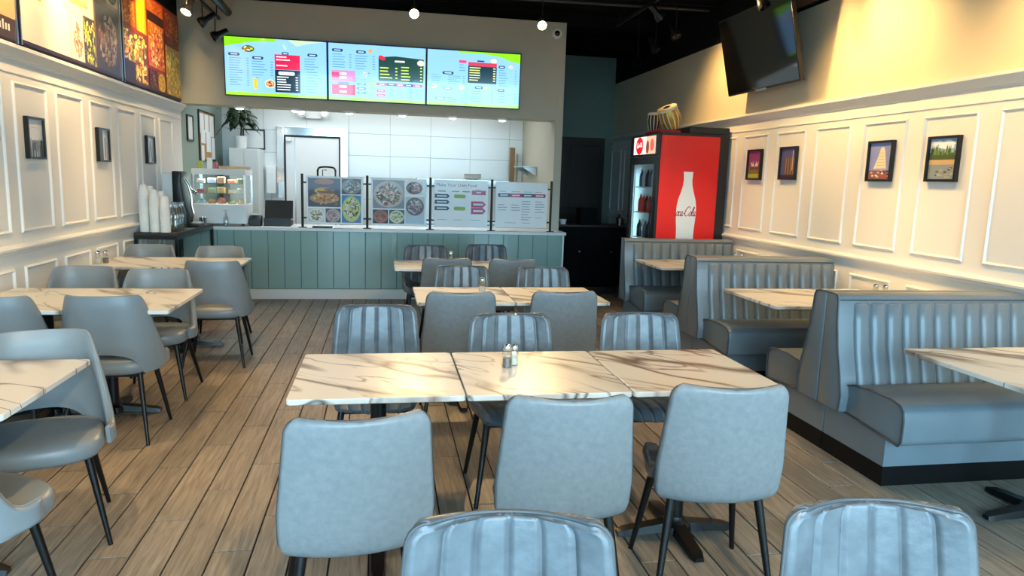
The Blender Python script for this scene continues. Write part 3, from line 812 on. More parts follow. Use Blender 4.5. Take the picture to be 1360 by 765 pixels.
spot_head('lit black track spotlight by the upper left food banner', (-1.92, 7.8, 3.10), (-2.3, 7.0, 1.8), True, 30*SP, 80, top=ZT)
spot_head('unlit black track spotlight, middle of three by the menu screens', (-1.90, 8.34, 3.10), (-2.5, 8.1, 2.6), False, top=ZT)
spot_head('unlit black track spotlight nearest the left menu screen', (-1.92, 9.02, 3.08), (-2.5, 8.75, 2.7), False, top=ZT)
for y, tg, pw in ((4.9, (-2.40, 5.35, 2.7), 75), (6.05, (-2.40, 6.15, 2.72), 80), (7.3, (-2.40, 8.1, 2.8), 60)):
    spot_head(('lit track spotlight over the %s banner on the left wall' % ('near' if y < 5 else 'middle' if y < 7 else 'far')), (-1.70, y, 3.25), tg, True, pw*SP, 75, top=3.5)
spot_head('lit spotlight hanging before the menu wall, between first and second screen', (.314, 8.0, 3.27), (.35, 4.6, 1.4), True, 170*SP, 80)
spot_head('lit spotlight hanging before the menu wall, beside the dome camera', (1.715, 8.0, 3.245), (1.3, 4.6, 1.2), True, 170*SP, 80)
spot_head('lit track spotlight in front of the wall television', (2.62, 6.55, 3.42), (3.85, 5.9, 2.3), True, 95*SP, 100, .8, top=3.5, col=(1.0, .62, .22))
for y, tg, pw, lab in ((7.55, (3.85, 7.70, 2.45), 60, 'near the red cooler'), (5.25, (3.85, 5.15, 2.35), 75, 'over the middle booth'), (3.45, (3.85, 3.45, 2.2), 75, 'over the near booth'), (1.4, (3.85, 1.6, 2.0), 60, 'close to the shopfront')):
    spot_head('lit track spotlight washing the right wall '+lab, (2.9, y, 3.32), tg, True, pw*SP*1.3, 95, .8, top=3.5, col=(1.0, .62, .22))
for x, y, tg, pw, lab in ((.55, 2.75, (.6, 2.9, .7), 52, 'front centre table row'), (3.0, 2.3, (3.1, 2.6, .6), 45, 'near booth seat'), (.85, 4.7, (.85, 4.8, .7), 58, 'second centre table row'), (-1.5, 4.5, (-1.7, 4.6, .6), 92, 'middle left table'), (-1.35, 2.6, (-1.4, 2.7, .6), 92, 'near left table'),
                          (-1.5, 6.4, (-1.7, 6.5, .6), 92, 'far left table'), (2.75, 4.6, (3.1, 4.8, .6), 100, 'middle booth table'), (2.75, 6.6, (3.1, 6.8, .6), 90, 'far booth table'), (1.0, -1.0, (-.4, 3.0, 0), 200, 'aisle floor from the shopfront')):
    spot_head('lit track spotlight aimed at the '+lab, (x, y, 3.32), tg, True, pw*SP, 62, .6, top=3.5)
for x, y, z, tg, lab in ((3.30, 9.3, 3.14, (3.0, 9.0, 2.4), 'farthest back'), (3.3, 8.67, 3.20, (3.6, 8.4, 2.5), 'second of three'), (3.3, 8.05, 3.25, (3.5, 7.7, 2.5), 'nearest the wall television')):
    spot_head('small unlit ceiling spotlight above the corridor, '+lab, (x, y, z), tg, False)
spot_head('unlit grey ceiling spotlight beside the wall television', (3.25, 6.0, 3.12), (3.45, 5.8, 2.7), False)
MB().cyl((-1.78, 5.2, 3.36), (-1.78, 9.05, 3.36), .045, .045, 16).build('black_pipe', M['black'], label='thick black pipe under the ceiling left of the menu screens', cat='pipe')
DLX = (-1.741, -1.083, -.428, .233, .873, 1.525)
# recessed downlights under the menu header
for i, x in enumerate(DLX):
    t = thing('recessed_downlight', 'small round downlight under the menu header, %s from the left' % ('first second third fourth fifth sixth'.split()[i]), 'downlight', (x, YH+.09, 2.329), 0, 'downlights under the menu header')
    MB().lathe([(.045, 0), (.068, 0), (.070, -.01), (.064, -.024), (.045, -.026)], 20).build('trim_ring', M['white_plastic'], t)
    MB().lathe([(0, -.003), (.046, -.003), (.046, -.028), (.03, -.036), (0, -.038)], 16).build('lens', M['cool_lens'], t)
    L = bpy.data.lights.new('spot', 'SPOT'); L.energy = 7; L.color = (.95, .98, 1); L.spot_size = radians(110); L.spot_blend = .8; L.shadow_soft_size = .04
    o = bpy.data.objects.new('spot', L); COL.objects.link(o); o.parent = t; o.location = (0, 0, -.05)
# ================================================================== MENU SCREENS
NAVY = '#163a5e'; SKYB = '#86bdf2'; GRN = '#7fd414'; TXT = '#4a86b8'
def base_menu(w, h, tl=True, tr=False):
    p = Print(w, h, SKYB); 
    p.rect(0, -h/2+.018, w, .036, '#9bdc1e')
    return p
def fx(p, fx_, fy): return (-p.w/2+fx_*p.w, p.h/2-fy*p.h)
def col(p, x0, x1, y0, n, dy, price=None, c=TXT, h=.008, rnd=random.Random(3)):
    a = fx(p, x0, y0); b = fx(p, x1, y0)
    p.lines(a[0], b[0], a[1], n, dy*p.h, h, c, .4, fx(p, price, 0)[0] if price else None, rnd)
def pill(p, x, y, w, c=NAVY, h=.034, tx='#cfe6ff'):
    q = fx(p, x, y); p.pill(q[0], q[1], w*p.w, h, c); p.rect(q[0], q[1], w*p.w*.6, h*.28, tx)
def menu_a(w, h):
    p = base_menu(w, h)
    p.poly([fx(p, 0, 0)]+[fx(p, 0, .17)]+[fx(p, .1, .125), fx(p, .22, .085), fx(p, .36, .06), fx(p, .5, .055), fx(p, .5, 0)][0:], GRN)
    p.poly([fx(p, .62, 0), fx(p, .7, .1), fx(p, .84, .04), fx(p, .98, 0)], '#b9e4b4')  # pale green shape with a window reflection painted into its colour
    q = fx(p, .23, .19); p.ell(q[0], q[1], .14, .075, '#23331c', 20)
    r = random.Random(1)
    for i in range(22): p.ell(q[0]+r.uniform(-.05, .05), q[1]+r.uniform(-.02, .02), .03, .016, r.choice(['#d8c33a', '#6fae2b', '#e7e0b0', '#b0432b']), 7)
    pill(p, .09, .295, .11); pill(p, .32, .34, .11); pill(p, .59, .24, .07); pill(p, .86, .24, .1)
    col(p, .04, .17, .36, 12, .042, .22); col(p, .26, .42, .40, 6, .047, .455); col(p, .78, .92, .31, 5, .045); col(p, .80, .94, .54, 8, .05)
    def rc(x0, x1, y0, y1, c): a = fx(p, x0, y0); b = fx(p, x1, y1); p.rect((a[0]+b[0])/2, (a[1]+b[1])/2, b[0]-a[0], a[1]-b[1], c)
    rc(.485, .735, .26, .52, '#d01848'); col(p, .50, .66, .30, 2, .05, None, '#ffffff', .012); col(p, .50, .66, .45, 1, .05, None, '#ffffff', .012)
    rc(.485, .735, .525, .92, '#0d2533'); q = fx(p, .60, .585); p.pill(q[0], q[1], .19, .04, '#dff2f6')
    col(p, .505, .645, .65, 6, .044, .70, '#e8f4f6', .011)
    a = fx(p, .285, .70); b = fx(p, .315, .88); p.poly([(a[0]-.022, a[1]), (a[0]+.028, a[1]), (b[0]-.006, b[1]), (a[0]-.010, b[1])], '#f0b818'); p.ell(a[0]+.03, a[1]+.012, .04, .014, '#5aa628', 8)
    q = fx(p, .435, .78); p.ell(q[0], q[1], .12, .10, '#f0e2d0'); p.ell(q[0], q[1], .10, .08, '#c9752c')
    for i in range(18): p.ell(q[0]+r.uniform(-.03, .03), q[1]+r.uniform(-.025, .025), .022, .014, r.choice(['#e8b04a', '#5b2f18', '#f3dcb0', '#8a3d1c']), 7)
    return p
def menu_b(w, h):
    p = base_menu(w, h); r = random.Random(4)
    def rc(x0, x1, y0, y1, c): a = fx(p, x0, y0); b = fx(p, x1, y1); p.rect((a[0]+b[0])/2, (a[1]+b[1])/2, b[0]-a[0], a[1]-b[1], c)
    pill(p, .09, .12, .11); pill(p, .33, .13, .10)
    q = fx(p, .425, .10); p.ell(q[0], q[1], .05, .05, '#d79a5a')
    col(p, .04, .19, .19, 6, .045, .22); col(p, .27, .42, .20, 6, .045, .46)
    a, b, c, d = fx(p, .51, .20), fx(p, .98, .20), fx(p, .98, .62), fx(p, .51, .62); p.poly([d, c, (c[0], b[1]), (a[0]+.2, a[1]+.02), (a[0], a[1])], '#123a33')
    q = fx(p, .545, .21); p.ell(q[0], q[1], .09, .05, '#d6243e', 14, -.4); q = fx(p, .95, .27); p.ell(q[0], q[1], .09, .07, '#e0c9c2', 14)
    q = fx(p, .73, .26); p.rect(q[0], q[1], .12, .02, '#eaf6f2')
    col(p, .525, .66, .385, 4, .058, .695, '#c9ef4f', .013); col(p, .745, .87, .36, 5, .055, .955, '#c9ef4f', .012)
    for x0, x1, c in ((.49, .60, '#a81f63'), (.60, .69, NAVY), (.69, .78, '#a81f63'), (.78, .87, NAVY), (.87, .97, '#a81f63')):
        rc(x0, x1, .655, .705, c); q = fx(p, (x0+x1)/2, .68); p.rect(q[0], q[1], .06, .009, '#dfeaf5')
    rc(.03, .27, .47, .67, '#c07ab6'); rc(.03, .11, .51, .60, '#c2185b'); rc(.03, .27, .72, .905, '#cf2a5a'); q = fx(p, .15, .70); p.pill(q[0], q[1], .14, .03, '#5b8a96')
    for fy in (.53, .60, .76, .85):
        q = fx(p, .145, fy); p.pill(q[0], q[1], .09, .026, '#dfe9b0')
    q = fx(p, .38, .52)
    for i in range(9): p.ell(q[0]+r.uniform(-.04, .04), q[1]+r.uniform(-.02, .02), .025, .018, r.choice(['#c9c2b4', '#8c6a52', '#e9e4da']), 7)
    for fy in (.70, .775, .855): pill(p, .335, fy, .09, '#1f6a94', .026)
    for fy in (.70, .855):
        q = fx(p, .44, fy); p.rect(q[0], q[1], .08, .022, '#8fd42a')
    for fy in (.80, .88): pill(p, .535, fy, .09, '#c2185b', .034, '#ffd7e6')
    for x in (.62, .71, .80, .90): col(p, x, x+.08, .76, 5, .035, None, TXT, .005)
    col(p, .27, .46, .61, 2, .04, None, TXT, .006)
    return p
def menu_c(w, h):
    p = base_menu(w, h); r = random.Random(6)
    def rc(x0, x1, y0, y1, c): a = fx(p, x0, y0); b = fx(p, x1, y1); p.rect((a[0]+b[0])/2, (a[1]+b[1])/2, b[0]-a[0], a[1]-b[1], c)
    p.poly([fx(p, .32, 0), fx(p, .32, .03), fx(p, .6, .03), fx(p, .78, .07), fx(p, .9, .14), fx(p, 1, .17), fx(p, 1, 0)], '#86d61c')
    rc(.335, .415, .165, .215, '#d8406a'); col(p, .34, .41, .25, 3, .05, None)
    pill(p, .22, .41, .12); col(p, .04, .15, .45, 5, .035, None, TXT, .005); col(p, .22, .36, .46, 5, .035, .39, TXT, .006)
    for x, y in ((.07, .66), (.37, .66)):
        q = fx(p, x, y); p.ell(q[0], q[1], .075, .05, '#cfe0ee'); 
        for i in range(8): p.ell(q[0]+r.uniform(-.02, .02), q[1]+r.uniform(-.012, .012), .018, .012, r.choice(['#4a7a2c', '#d8b25a', '#344a1c', '#e6e2c8']), 7)
    pill(p, .22, .69, .09, '#5f93b8'); pill(p, .14, .88, .12, '#5f93b8'); col(p, .22, .34, .86, 3, .035, .38)
    rc(.435, .745, .19, .57, '#0e2f3c'); rc(.435, .745, .19, .26, '#c23a52'); q = fx(p, .57, .165); p.rect(q[0], q[1], .09, .018, NAVY)
    q = fx(p, .71, .15); p.ell(q[0], q[1], .08, .05, '#f0d8d4')
    col(p, .45, .60, .29, 6, .045, .72, '#dff08a', .011)
    pill(p, .555, .65, .09); q = fx(p, .63, .655); p.ell(q[0], q[1], .05, .035, '#c9d21f')
    col(p, .47, .60, .72, 5, .045, .70); pill(p, .80, .25, .07); pill(p, .80, .68, .075)
    q = fx(p, .90, .24); p.ell(q[0], q[1], .06, .04, '#e8c0a8')
    col(p, .77, .87, .31, 7, .047, .955); col(p, .77, .87, .74, 4, .05, .955)
    return p
def screen(label, pr, x, w, h):
    t = thing('menu_screen', label, 'screen', (x, YH-.075, 2.452), 0, 'menu screens above the counter')
    t.rotation_euler = (radians(3.2), 0, 0)
    MB().box(-w/2-.012, w/2+.012, -.002, .045, -.012, h+.014).build('housing', M['black'], t, bevel=.004)
    b = MB(); b.box(-w/2-.012, -w/2, -.006, -.002, -.012, h+.014).box(w/2, w/2+.012, -.006, -.002, -.012, h+.014).box(-w/2, w/2, -.006, -.002, -.012, 0).box(-w/2, w/2, -.006, -.002, h, h+.014)
    b.build('bezel', M['black'], t, smooth=0)
    link('display', pr.mesh('display'), M['screen'], t, loc=(0, -.0021, h/2))
SW, SH = 1.172, .664
XS = (-1.275, -.078, 1.118)
screen('menu screen on the left with red and black price boxes', menu_a(SW, SH), XS[0], SW, SH)
screen('menu screen in the middle with a dark green box', menu_b(SW, SH), XS[1], SW, SH)
screen('menu screen on the right beside the dome camera', menu_c(SW, SH), XS[2], SW, SH)
def dome_cam():
    t = thing('dome_camera', 'white dome security camera on the menu wall corner', 'camera', (2.19, YH, 3.42))
    R = Matrix.Rotation(radians(90), 3, 'X')
    MB().lathe([(0, 0), (.065, 0), (.065, .03), (.055, .045), (0, .045)], 24, (0, 0, 0), R).build('housing', M['white_plastic'], t)
    MB().lathe([(0, .045), (.036, .045), (.03, .065), (.015, .076), (0, .078)], 20, (0, 0, 0), R).build('dome', M['tv'], t)
dome_cam()
# ================================================================== SNEEZE GUARDS WITH POSTERS
PX = (-.98, -.2, .582, 1.366, 2.147); GY = 9.07
def guard_post(i, x, lab):
    t = thing('guard_post', lab, 'post', (x, GY, CT), 0, 'black posts of the counter guards')
    MB().box(-.05, .05, -.035, .035, 0, .008).build('foot_plate', M['black_metal'], t, bevel=.002)
    MB().cyl((0, 0, .008), (0, 0, .655), .0155, .0155, 12).build('pole', M['black_metal'], t)
    for z in (.12, .55):
        if i < 4: MB().box(.012, .05, -.012, .012, z-.01, z+.01).build('clamp', M['black_metal'], t, bevel=.002)
        if i > 0: MB().box(-.05, -.012, -.012, .012, z-.01, z+.01).build('clamp', M['black_metal'], t, bevel=.002)
for i, x in enumerate(PX): guard_post(i, x, 'black counter guard post, %s from the left' % ('first second third fourth fifth'.split()[i]))
SAL = ['#c9b28a', '#8a5a3a', '#e6dcc4', '#5a7a34', '#b8452e', '#3f2b22', '#d8c9a8', '#a57f50']
GREENS = ['#6e8f3a', '#3f5c28', '#c8cf8a', '#e6e0c0', '#8a5a34', '#b84a34']
def rcf(p, x0, x1, y0, y1):
    a = fx(p, x0, y0); b = fx(p, x1, y1); return (a[0]+b[0])/2, (a[1]+b[1])/2, b[0]-a[0], a[1]-b[1]
def poster_a(w, h):
    p = Print(w, h, '#f3f6f6')
    cx, cy, ww, hh = rcf(p, .02, .60, .03, .64); p.rect(cx, cy, ww, hh, '#4a4654')
    p.ell(cx, cy+hh*.38, ww*.62, hh*.20, '#b56a4a'); p.ell(cx, cy-hh*.20, ww*.9, hh*.36, '#c98f52')
    r = random.Random(11)
    for i in range(40): p.ell(cx+r.uniform(-.42, .42)*ww, cy-hh*r.uniform(.04, .40), ww*.10, hh*.07, r.choice(['#d8a055', '#b9752f', '#e8c58a', '#8a5426']), 7, r.random()*3)
    p.ell(cx, cy+hh*.06, ww*.62, hh*.22, '#dcae6a'); p.ell(cx+.02, cy+hh*.03, ww*.55, hh*.13, '#8a5430'); p.ell(cx-.03, cy+hh*.10, ww*.4, hh*.10, '#e4b63c'); p.ell(cx+.05, cy+hh*.12, ww*.3, hh*.06, '#7a3358')
    p.food(*rcf(p, .62, .97, .03, .36), '#3a3438', '#8a8480', ['#b9aea4', '#7a4a4e', '#d8d0c8', '#5a4a44', '#40343a'], 12, 40)
    p.food(*rcf(p, .62, .97, .38, .97), '#3f77b0', '#c4d062', ['#e6dcc8', '#6a3f2a', '#8a9a3a', '#d8c9a0', '#3c4a22', '#ece6d8'], 13, 60)
    p.food(*rcf(p, .02, .31, .67, .97), '#d8dcd8', '#eceee8', ['#b5a886', '#6a7a3a', '#d8cfae', '#8a6a4a'], 14, 34)
    p.food(*rcf(p, .33, .60, .67, .97), '#57505a', '#c4a8a0', ['#a58a88', '#c9b2ac', '#7a5a58', '#8d6e70'], 15, 34)
    return p
def poster_b(w, h):
    p = Print(w, h, '#f3f6f6')
    p.food(*rcf(p, .02, .60, .03, .64), '#8a8a8e', '#c9b8ae', ['#6a3c30', '#d8cfc0', '#a5584a', '#e6e0d4', '#4a7a52', '#c49a7a', '#3a2a26'], 16, 90)
    p.food(*rcf(p, .62, .94, .05, .33), '#dfe2e2', '#5a3838', ['#b5463c', '#e0cfc0', '#d08a7a', '#7a4a44'], 17, 30)
    p.food(*rcf(p, .62, .97, .38, .80), '#c8ccce', '#6a6066', ['#8a7a80', '#5a4e54', '#a59a9e', '#ded8d8', '#c4b0a0'], 18, 50)
    cx, cy, ww, hh = rcf(p, .62, .97, .80, .97); p.rect(cx, cy, ww, hh, '#bcd0de')
    p.food(*rcf(p, .02, .30, .67, .97), '#3a3638', '#b06a60', ['#8a3f3a', '#c97a6a', '#5a3a2c', '#6a6a34'], 19, 34)
    p.food(*rcf(p, .32, .60, .67, .97), '#3c5a52', '#d8d8c0', ['#c9c490', '#6a8a3c', '#e8e2c0', '#4a5a2a'], 20, 40)
    return p
def poster_c(w, h):
    p = Print(w, h, '#f0f4f6')
    q = fx(p, .03, .10); p.text(q[0], q[1], .056, 'Make Your Own Food', '#2a2f3a', 'LEFT')
    for x in (.06, .32, .52):
        q = fx(p, x+.07, .235); p.rect(q[0], q[1], .10, .012, '#5a6878')
    def arrow(x, y, ww, c, hh=.045):
        q = fx(p, x, y); a = q[0]-ww/2; b = q[0]+ww/2
        p.poly([(a, q[1]-hh/2), (b-hh/2, q[1]-hh/2), (b, q[1]), (b-hh/2, q[1]+hh/2), (a, q[1]+hh/2)], c); p.rect(q[0]-.005, q[1], ww*.66, hh*.30, '#e6eef4')
    for y in (.34, .47, .61): arrow(.14, y, .19, '#1d3c5c', .05)
    for y in (.34, .61):
        q = fx(p, .47, y); p.pill(q[0], q[1], .15, .046, '#8fae2e')
    q = fx(p, .83, .25); p.rect(q[0], q[1], .18, .055, '#b8265c'); p.rect(q[0], q[1], .06, .016, '#f6dde8')
    arrow(.83, .51, .19, '#b8265c', .08); arrow(.83, .655, .19, '#b8265c', .08)
    for x in (.05, .36, .68): col(p, x, x+.22, .86, 1, .04, None, '#9fb0c0', .006)
    col(p, .76, .90, .185, 1, .04, None, '#b8506c', .006)
    return p
def poster_d(w, h):
    p = Print(w, h, '#f0f4f6')
    for i, c in enumerate(('#1d4a66', '#b8265c', '#1d4a66', '#b8265c')):
        x = .04+i*.232; p.rect(*rcf(p, x, x+.232, .245, .325), c); q = fx(p, x+.116, .285); p.rect(q[0], q[1], .10, .016, '#eef2f6')
        col(p, x+.03, x+.2, .205, 1, .04, None, '#8a9aac', .006)
    for x, y, n in ((.04, .50, 3), (.30, .50, 3), (.50, .42, 8), (.77, .42, 5)): col(p, x, x+.2, y, n, .058, None, '#8a98a8', .008)
    col(p, .18, .42, .90, 1, .04, None, '#9fb0c0', .006); col(p, .52, .72, .90, 1, .04, None, '#9fb0c0', .006); col(p, .77, .95, .78, 1, .04, None, '#9fb0c0', .006)
    return p
for i, (fn, lab) in enumerate(((poster_a, 'counter guard poster with a burger and four dishes'), (poster_b, 'counter guard poster with a large meat platter'), (poster_c, 'counter guard poster headed Make Your Own Food'), (poster_d, 'counter guard poster with a four-column list, rightmost'))):
    x0 = PX[i]+.05; x1 = PX[i+1]-.05; w = x1-x0; z0 = CT+.045; h = .585
    t = thing('counter_guard', lab, 'guard panel', ((x0+x1)/2, GY, z0), 0, 'poster panels on the counter')
    MB().box(-w/2, w/2, -.003, .003, 0, h).build('acrylic_sheet', M['white_plastic'], t, smooth=0)
    link('poster', fn(w-.01, h-.01).mesh('poster'), M['acrylic_print'], t, loc=(0, -.0035, h/2))
MB().box(-.86, -.62, GY-.06, GY-.02, CT, CT+.022).build('card_reader', M['black'], bevel=.004, label='flat black card reader on the counter under the burger poster', cat='card reader')
# ================================================================== WALL PICTURES AND BANNERS
def on_wall(o, side, y, z, off):
    o.location = (XL+off if side < 0 else XR-off, y, z); o.rotation_euler = (0, 0, radians(90 if side < 0 else -90))
def framed(name, label, pr, side, y, z, w, h, fw=.018, off=.02, x=None, group=None, m='print'):
    t = thing(name, label, 'picture', group=group); on_wall(t, side, y, z, off)
    b = MB(); b.box(-w/2, -w/2+fw, -.012, .018, -h/2, h/2).box(w/2-fw, w/2, -.012, .018, -h/2, h/2).box(-w/2+fw, w/2-fw, -.012, .018, h/2-fw, h/2).box(-w/2+fw, w/2-fw, -.012, .018, -h/2, -h/2+fw)
    b.build('frame', M['frame_black'], t, smooth=0)
    link('photo', pr.mesh('photo'), M[m], t, loc=(0, .004, 0))
    return t
PW, PH = .285, .315
def pic_lotus():
    p = Print(PW-.036, PH-.036, '#8a3f7a'); w, h = p.w, p.h
    p.rect(0, -h*.28, w, h*.44, '#7a6a3a')
    for s in (-1, 1):
        p.poly([(0, -h*.06), (s*w*.34, h*.12), (s*w*.25, -h*.06)], '#e6dcd8'); p.poly([(s*.01, -h*.06), (s*w*.14, h*.16), (s*w*.16, -h*.06)], '#f2eae6')
    p.rect(0, -h*.14, w*.7, h*.10, '#5a3f34'); p.rect(0, -h*.42, w, h*.16, '#a8b03a'); return p
def pic_gate():
    p = Print(PW-.036, PH-.036, '#4a5488'); w, h = p.w, p.h
    p.rect(w*.12, -h*.12, w*.72, h*.6, '#5a4230'); 
    for k in range(4): p.rect(-w*.14+k*w*.17, -h*.10, w*.07, h*.56, '#9a7a52')
    p.rect(0, -h*.45, w, h*.1, '#2a2420'); p.rect(w*.3, h*.1, w*.06, h*.7, '#c9bfc8'); return p
def pic_tower():
    p = Print(PW-.036, PH-.036, '#8a94cc'); w, h = p.w, p.h
    p.poly([(-w*.30, -h*.22), (w*.30, -h*.22), (w*.18, h*.30), (w*.10, h*.40), (-w*.02, h*.36), (-w*.12, h*.10)], '#e0d6b8')
    for k in range(6): p.rect(w*.04, -h*.2+k*h*.085, w*(.48-.055*k), h*.012, '#b8a67c')
    r = random.Random(2); p.rect(0, -h*.38, w, h*.24, '#8a5a44')
    for i in range(30): p.ell(r.uniform(-.45, .45)*w, -h*r.uniform(.24, .46), .03, .016, r.choice(['#3a2a26', '#d8b8a0', '#a8503a', '#e6dcd0']), 7)
    return p
def pic_beach():
    p = Print(PW-.036, PH-.036, '#8fb4dc'); w, h = p.w, p.h; r = random.Random(5)
    for i in range(14): p.ell(r.uniform(-.4, .3)*w, h*r.uniform(.28, .42), .07, .03, '#eef2f6', 9)
    p.rect(0, h*.06, w, h*.18, '#4a5a2a')
    for i in range(26): 
        x = r.uniform(-.46, .46)*w; p.poly([(x-.012, h*.10), (x+.012, h*.10), (x+r.uniform(-.004, .004), h*r.uniform(.2, .36))], r.choice(['#2c4422', '#5a7a34', '#7a8a3a']))
    p.rect(0, -h*.08, w, h*.12, '#c9a878'); p.rect(0, -h*.32, w, h*.36, '#8a9494')
    for i in range(16): p.ell(r.uniform(-.4, .4)*w, -h*r.uniform(.2, .46), .03, .012, r.choice(['#6a7478', '#b0a890', '#4a4640']), 7)
    return p
def pic_grey(seed):
    p = Print(.25-.03, .285-.03, '#d0d2d2'); w, h = p.w, p.h; r = random.Random(seed)
    if seed == 1:
        p.rect(0, h*.28, w*.5, h*.01, '#8a8a8a'); p.rect(0, -h*.28, w, h*.44, '#6a6a6a')
        for i in range(22): x = r.uniform(-.45, .45)*w; hh = r.uniform(.1, .5)*h; p.rect(x, -h*.5+hh/2, w*.09, hh, r.choice(['#4a4a4a', '#8a8a8a', '#a8a8a8', '#303030']))
    elif seed == 2:
        p.rect(-w*.25, 0, w*.5, h, '#3f4244'); p.rect(w*.2, -h*.1, w*.12, h*.7, '#77797a'); p.rect(w*.38, -h*.2, w*.1, h*.6, '#9a9a9a')
    else:
        p.poly([(-w*.32, -h*.45), (w*.32, -h*.45), (w*.05, h*.34), (-w*.05, h*.34)], '#7a7a7a'); p.poly([(-w*.16, -h*.45), (w*.16, -h*.45), (0, h*.05)], '#d8d8d8')
    return p
GP = 'colour travel photos on the right wall'
framed('framed_photo', 'black framed photo of a lotus-shaped building under a purple sky', pic_lotus(), 1, 6.995, 1.78, PW, PH, group=GP)
framed('framed_photo', 'black framed photo of a brown columned monument at dusk', pic_gate(), 1, 6.36, 1.785, PW, PH, group=GP)
framed('framed_photo', 'black framed photo of a pale pyramid-shaped temple tower', pic_tower(), 1, 5.055, 1.78, PW, PH, group=GP)
framed('framed_photo', 'black framed photo of palms on a sandy river bank', pic_beach(), 1, 4.415, 1.783, PW, PH, group=GP)
GG = 'grey city prints on the left wall'
framed('framed_print', 'black framed grey skyline print nearest the left edge', pic_grey(1), -1, 5.535, 1.73, .25, .285, .015, group=GG)
framed('framed_print', 'black framed grey street print, middle of the left wall three', pic_grey(2), -1, 6.765, 1.733, .25, .285, .015, group=GG)
framed('framed_print', 'black framed grey tower print nearest the paper cups', pic_grey(3), -1, 8.04, 1.736, .25, .285, .015, group=GG)
BW, BH = 1.83, .93
ORG = ['#e8741a', '#f2a03a', '#c9481a', '#f6c860', '#8a2f12', '#e88a2a']
def banner_a():
    p = Print(BW, BH, '#5a3f2a'); p.rect(*rcf(p, 0, 1, .25, .86), '#c9a878'); p.rect(*rcf(p, .7, 1, 0, .3), '#d89a4a'); p.rect(*rcf(p, .0, 1, .86, 1), '#4a3424')
    [p.rect(*fx(p, .80+.019*k, .925-.008*(k % 3 == 0)), .018, .04+.02*(k % 3 == 0), '#f0e6d8') for k in range(9)]; return p
def banner_b():
    p = Print(BW, BH, '#d8cdb8')
    p.rect(*rcf(p, 0, .40, 0, .42), '#e0b860'); p.poly([fx(p, .0, .45), fx(p, .2, .32), fx(p, .42, .66), fx(p, .42, 1), fx(p, 0, 1)], '#e4ddd0')
    q = fx(p, .15, .38); p.poly([(q[0]-.075, q[1]+.36), (q[0]+.075, q[1]+.36), (q[0]+.05, q[1]-.25), (q[0]-.05, q[1]-.25)], '#f0c02a')
    q = fx(p, .48, .18); p.ell(q[0], q[1], .55, .46, '#e0b04a', 28); p.ell(q[0], q[1]+.03, .48, .30, '#eac878', 28)
    p.ell(*fx(p, .48, .43), .56, .16, '#d8b888', 24); p.ell(*fx(p, .48, .50), .54, .05, '#c99a5a', 20)
    p.food(*rcf(p, .44, .555, .62, .99), '#d8cfc4', '#ece2d6', ['#c9584a', '#e0b0a0', '#d88a6a', '#b8a05a'], 31, 40)
    p.food(*rcf(p, .56, .70, .58, .99), '#3f3a44', None, ['#d8d23a', '#b8c82a', '#e8e48a', '#8a9a2a', '#6a5a4a'], 32, 50)
    p.rect(*rcf(p, .68, 1, 0, 1), '#8a6a52')
    p.food(*rcf(p, .695, .83, .02, .33), '#b8743a', '#e0ba4a', ['#c98a2a', '#e6c85a', '#a85a24', '#d8d06a'], 33, 40)
    p.food(*rcf(p, .84, .985, .02, .36), '#c9b8a0', '#3c3f2a', ['#5a7a34', '#d8cf9a', '#8a5a34', '#2a301c'], 34, 40)
    p.food(*rcf(p, .695, .985, .39, .99), '#4a4048', '#5a4a44', ['#8a6a52', '#c9a888', '#6a4a3c', '#b58a6a', '#d8c4ac', '#a5604a'], 35, 110)
    p.rect(0, -BH/2+.012, BW, .024, '#3a1a16'); return p
def banner_c():
    p = Print(BW, BH, '#a02a14')
    p.food(*rcf(p, .01, .20, .02, .16), '#2a1a1c', None, ['#8a3a2a', '#5a4a6a', '#c9a03a', '#3a2a24'], 41, 40)
    p.food(*rcf(p, .01, .20, .18, .43), '#c9641e', None, ORG, 42, 70)
    p.rect(*rcf(p, .215, .375, .02, .44), '#d8a01e'); q = fx(p, .295, .25); p.poly([(q[0]-.10, q[1]+.17), (q[0]+.10, q[1]+.17), (q[0]+.08, q[1]-.17), (q[0]-.08, q[1]-.17)], '#f6c81a'); p.ell(*fx(p, .33, .06), .09, .05, '#4a7a24', 9)
    p.food(*rcf(p, .01, .375, .46, .99), '#7a3a2a', None, ['#e8b03a', '#d8d04a', '#5a2a1c', '#c9741e', '#8a8a2a', '#f0dca0'], 43, 90)
    p.rect(*rcf(p, .01, .17, .78, .99), '#3a1c1e')
    p.food(*rcf(p, .39, .68, .02, .16), '#c95a1e', None, ['#d8742a', '#a8401a', '#e8944a'], 44, 30); p.rect(*rcf(p, .39, .68, .16, .28), '#3a1a12')
    p.food(*rcf(p, .39, .68, .26, .74), '#e0701a', None, ORG+['#c9201a', '#f6e0a0'], 45, 100)
    p.food(*rcf(p, .39, .53, .77, .99), '#4a2418', None, ['#a8603a', '#6a2a1c', '#2a1412'], 46, 40)
    p.food(*rcf(p, .54, .68, .77, .99), '#a05a1e', '#e8c03a', ['#f0d04a', '#d89a2a', '#c9742a'], 47, 40)
    p.food(*rcf(p, .695, .99, .02, .40), '#8a2f1a', None, ['#c9641e', '#6a2a1a', '#d88a4a', '#a8481e'], 48, 70)
    p.food(*rcf(p, .695, .99, .42, .99), '#c9a04a', None, ['#e0c05a', '#b8862a', '#f0dc8a', '#8a9a3a', '#d89a3a'], 49, 130)
    p.rect(0, -BH/2+.012, BW, .024, '#3a0f10'); return p
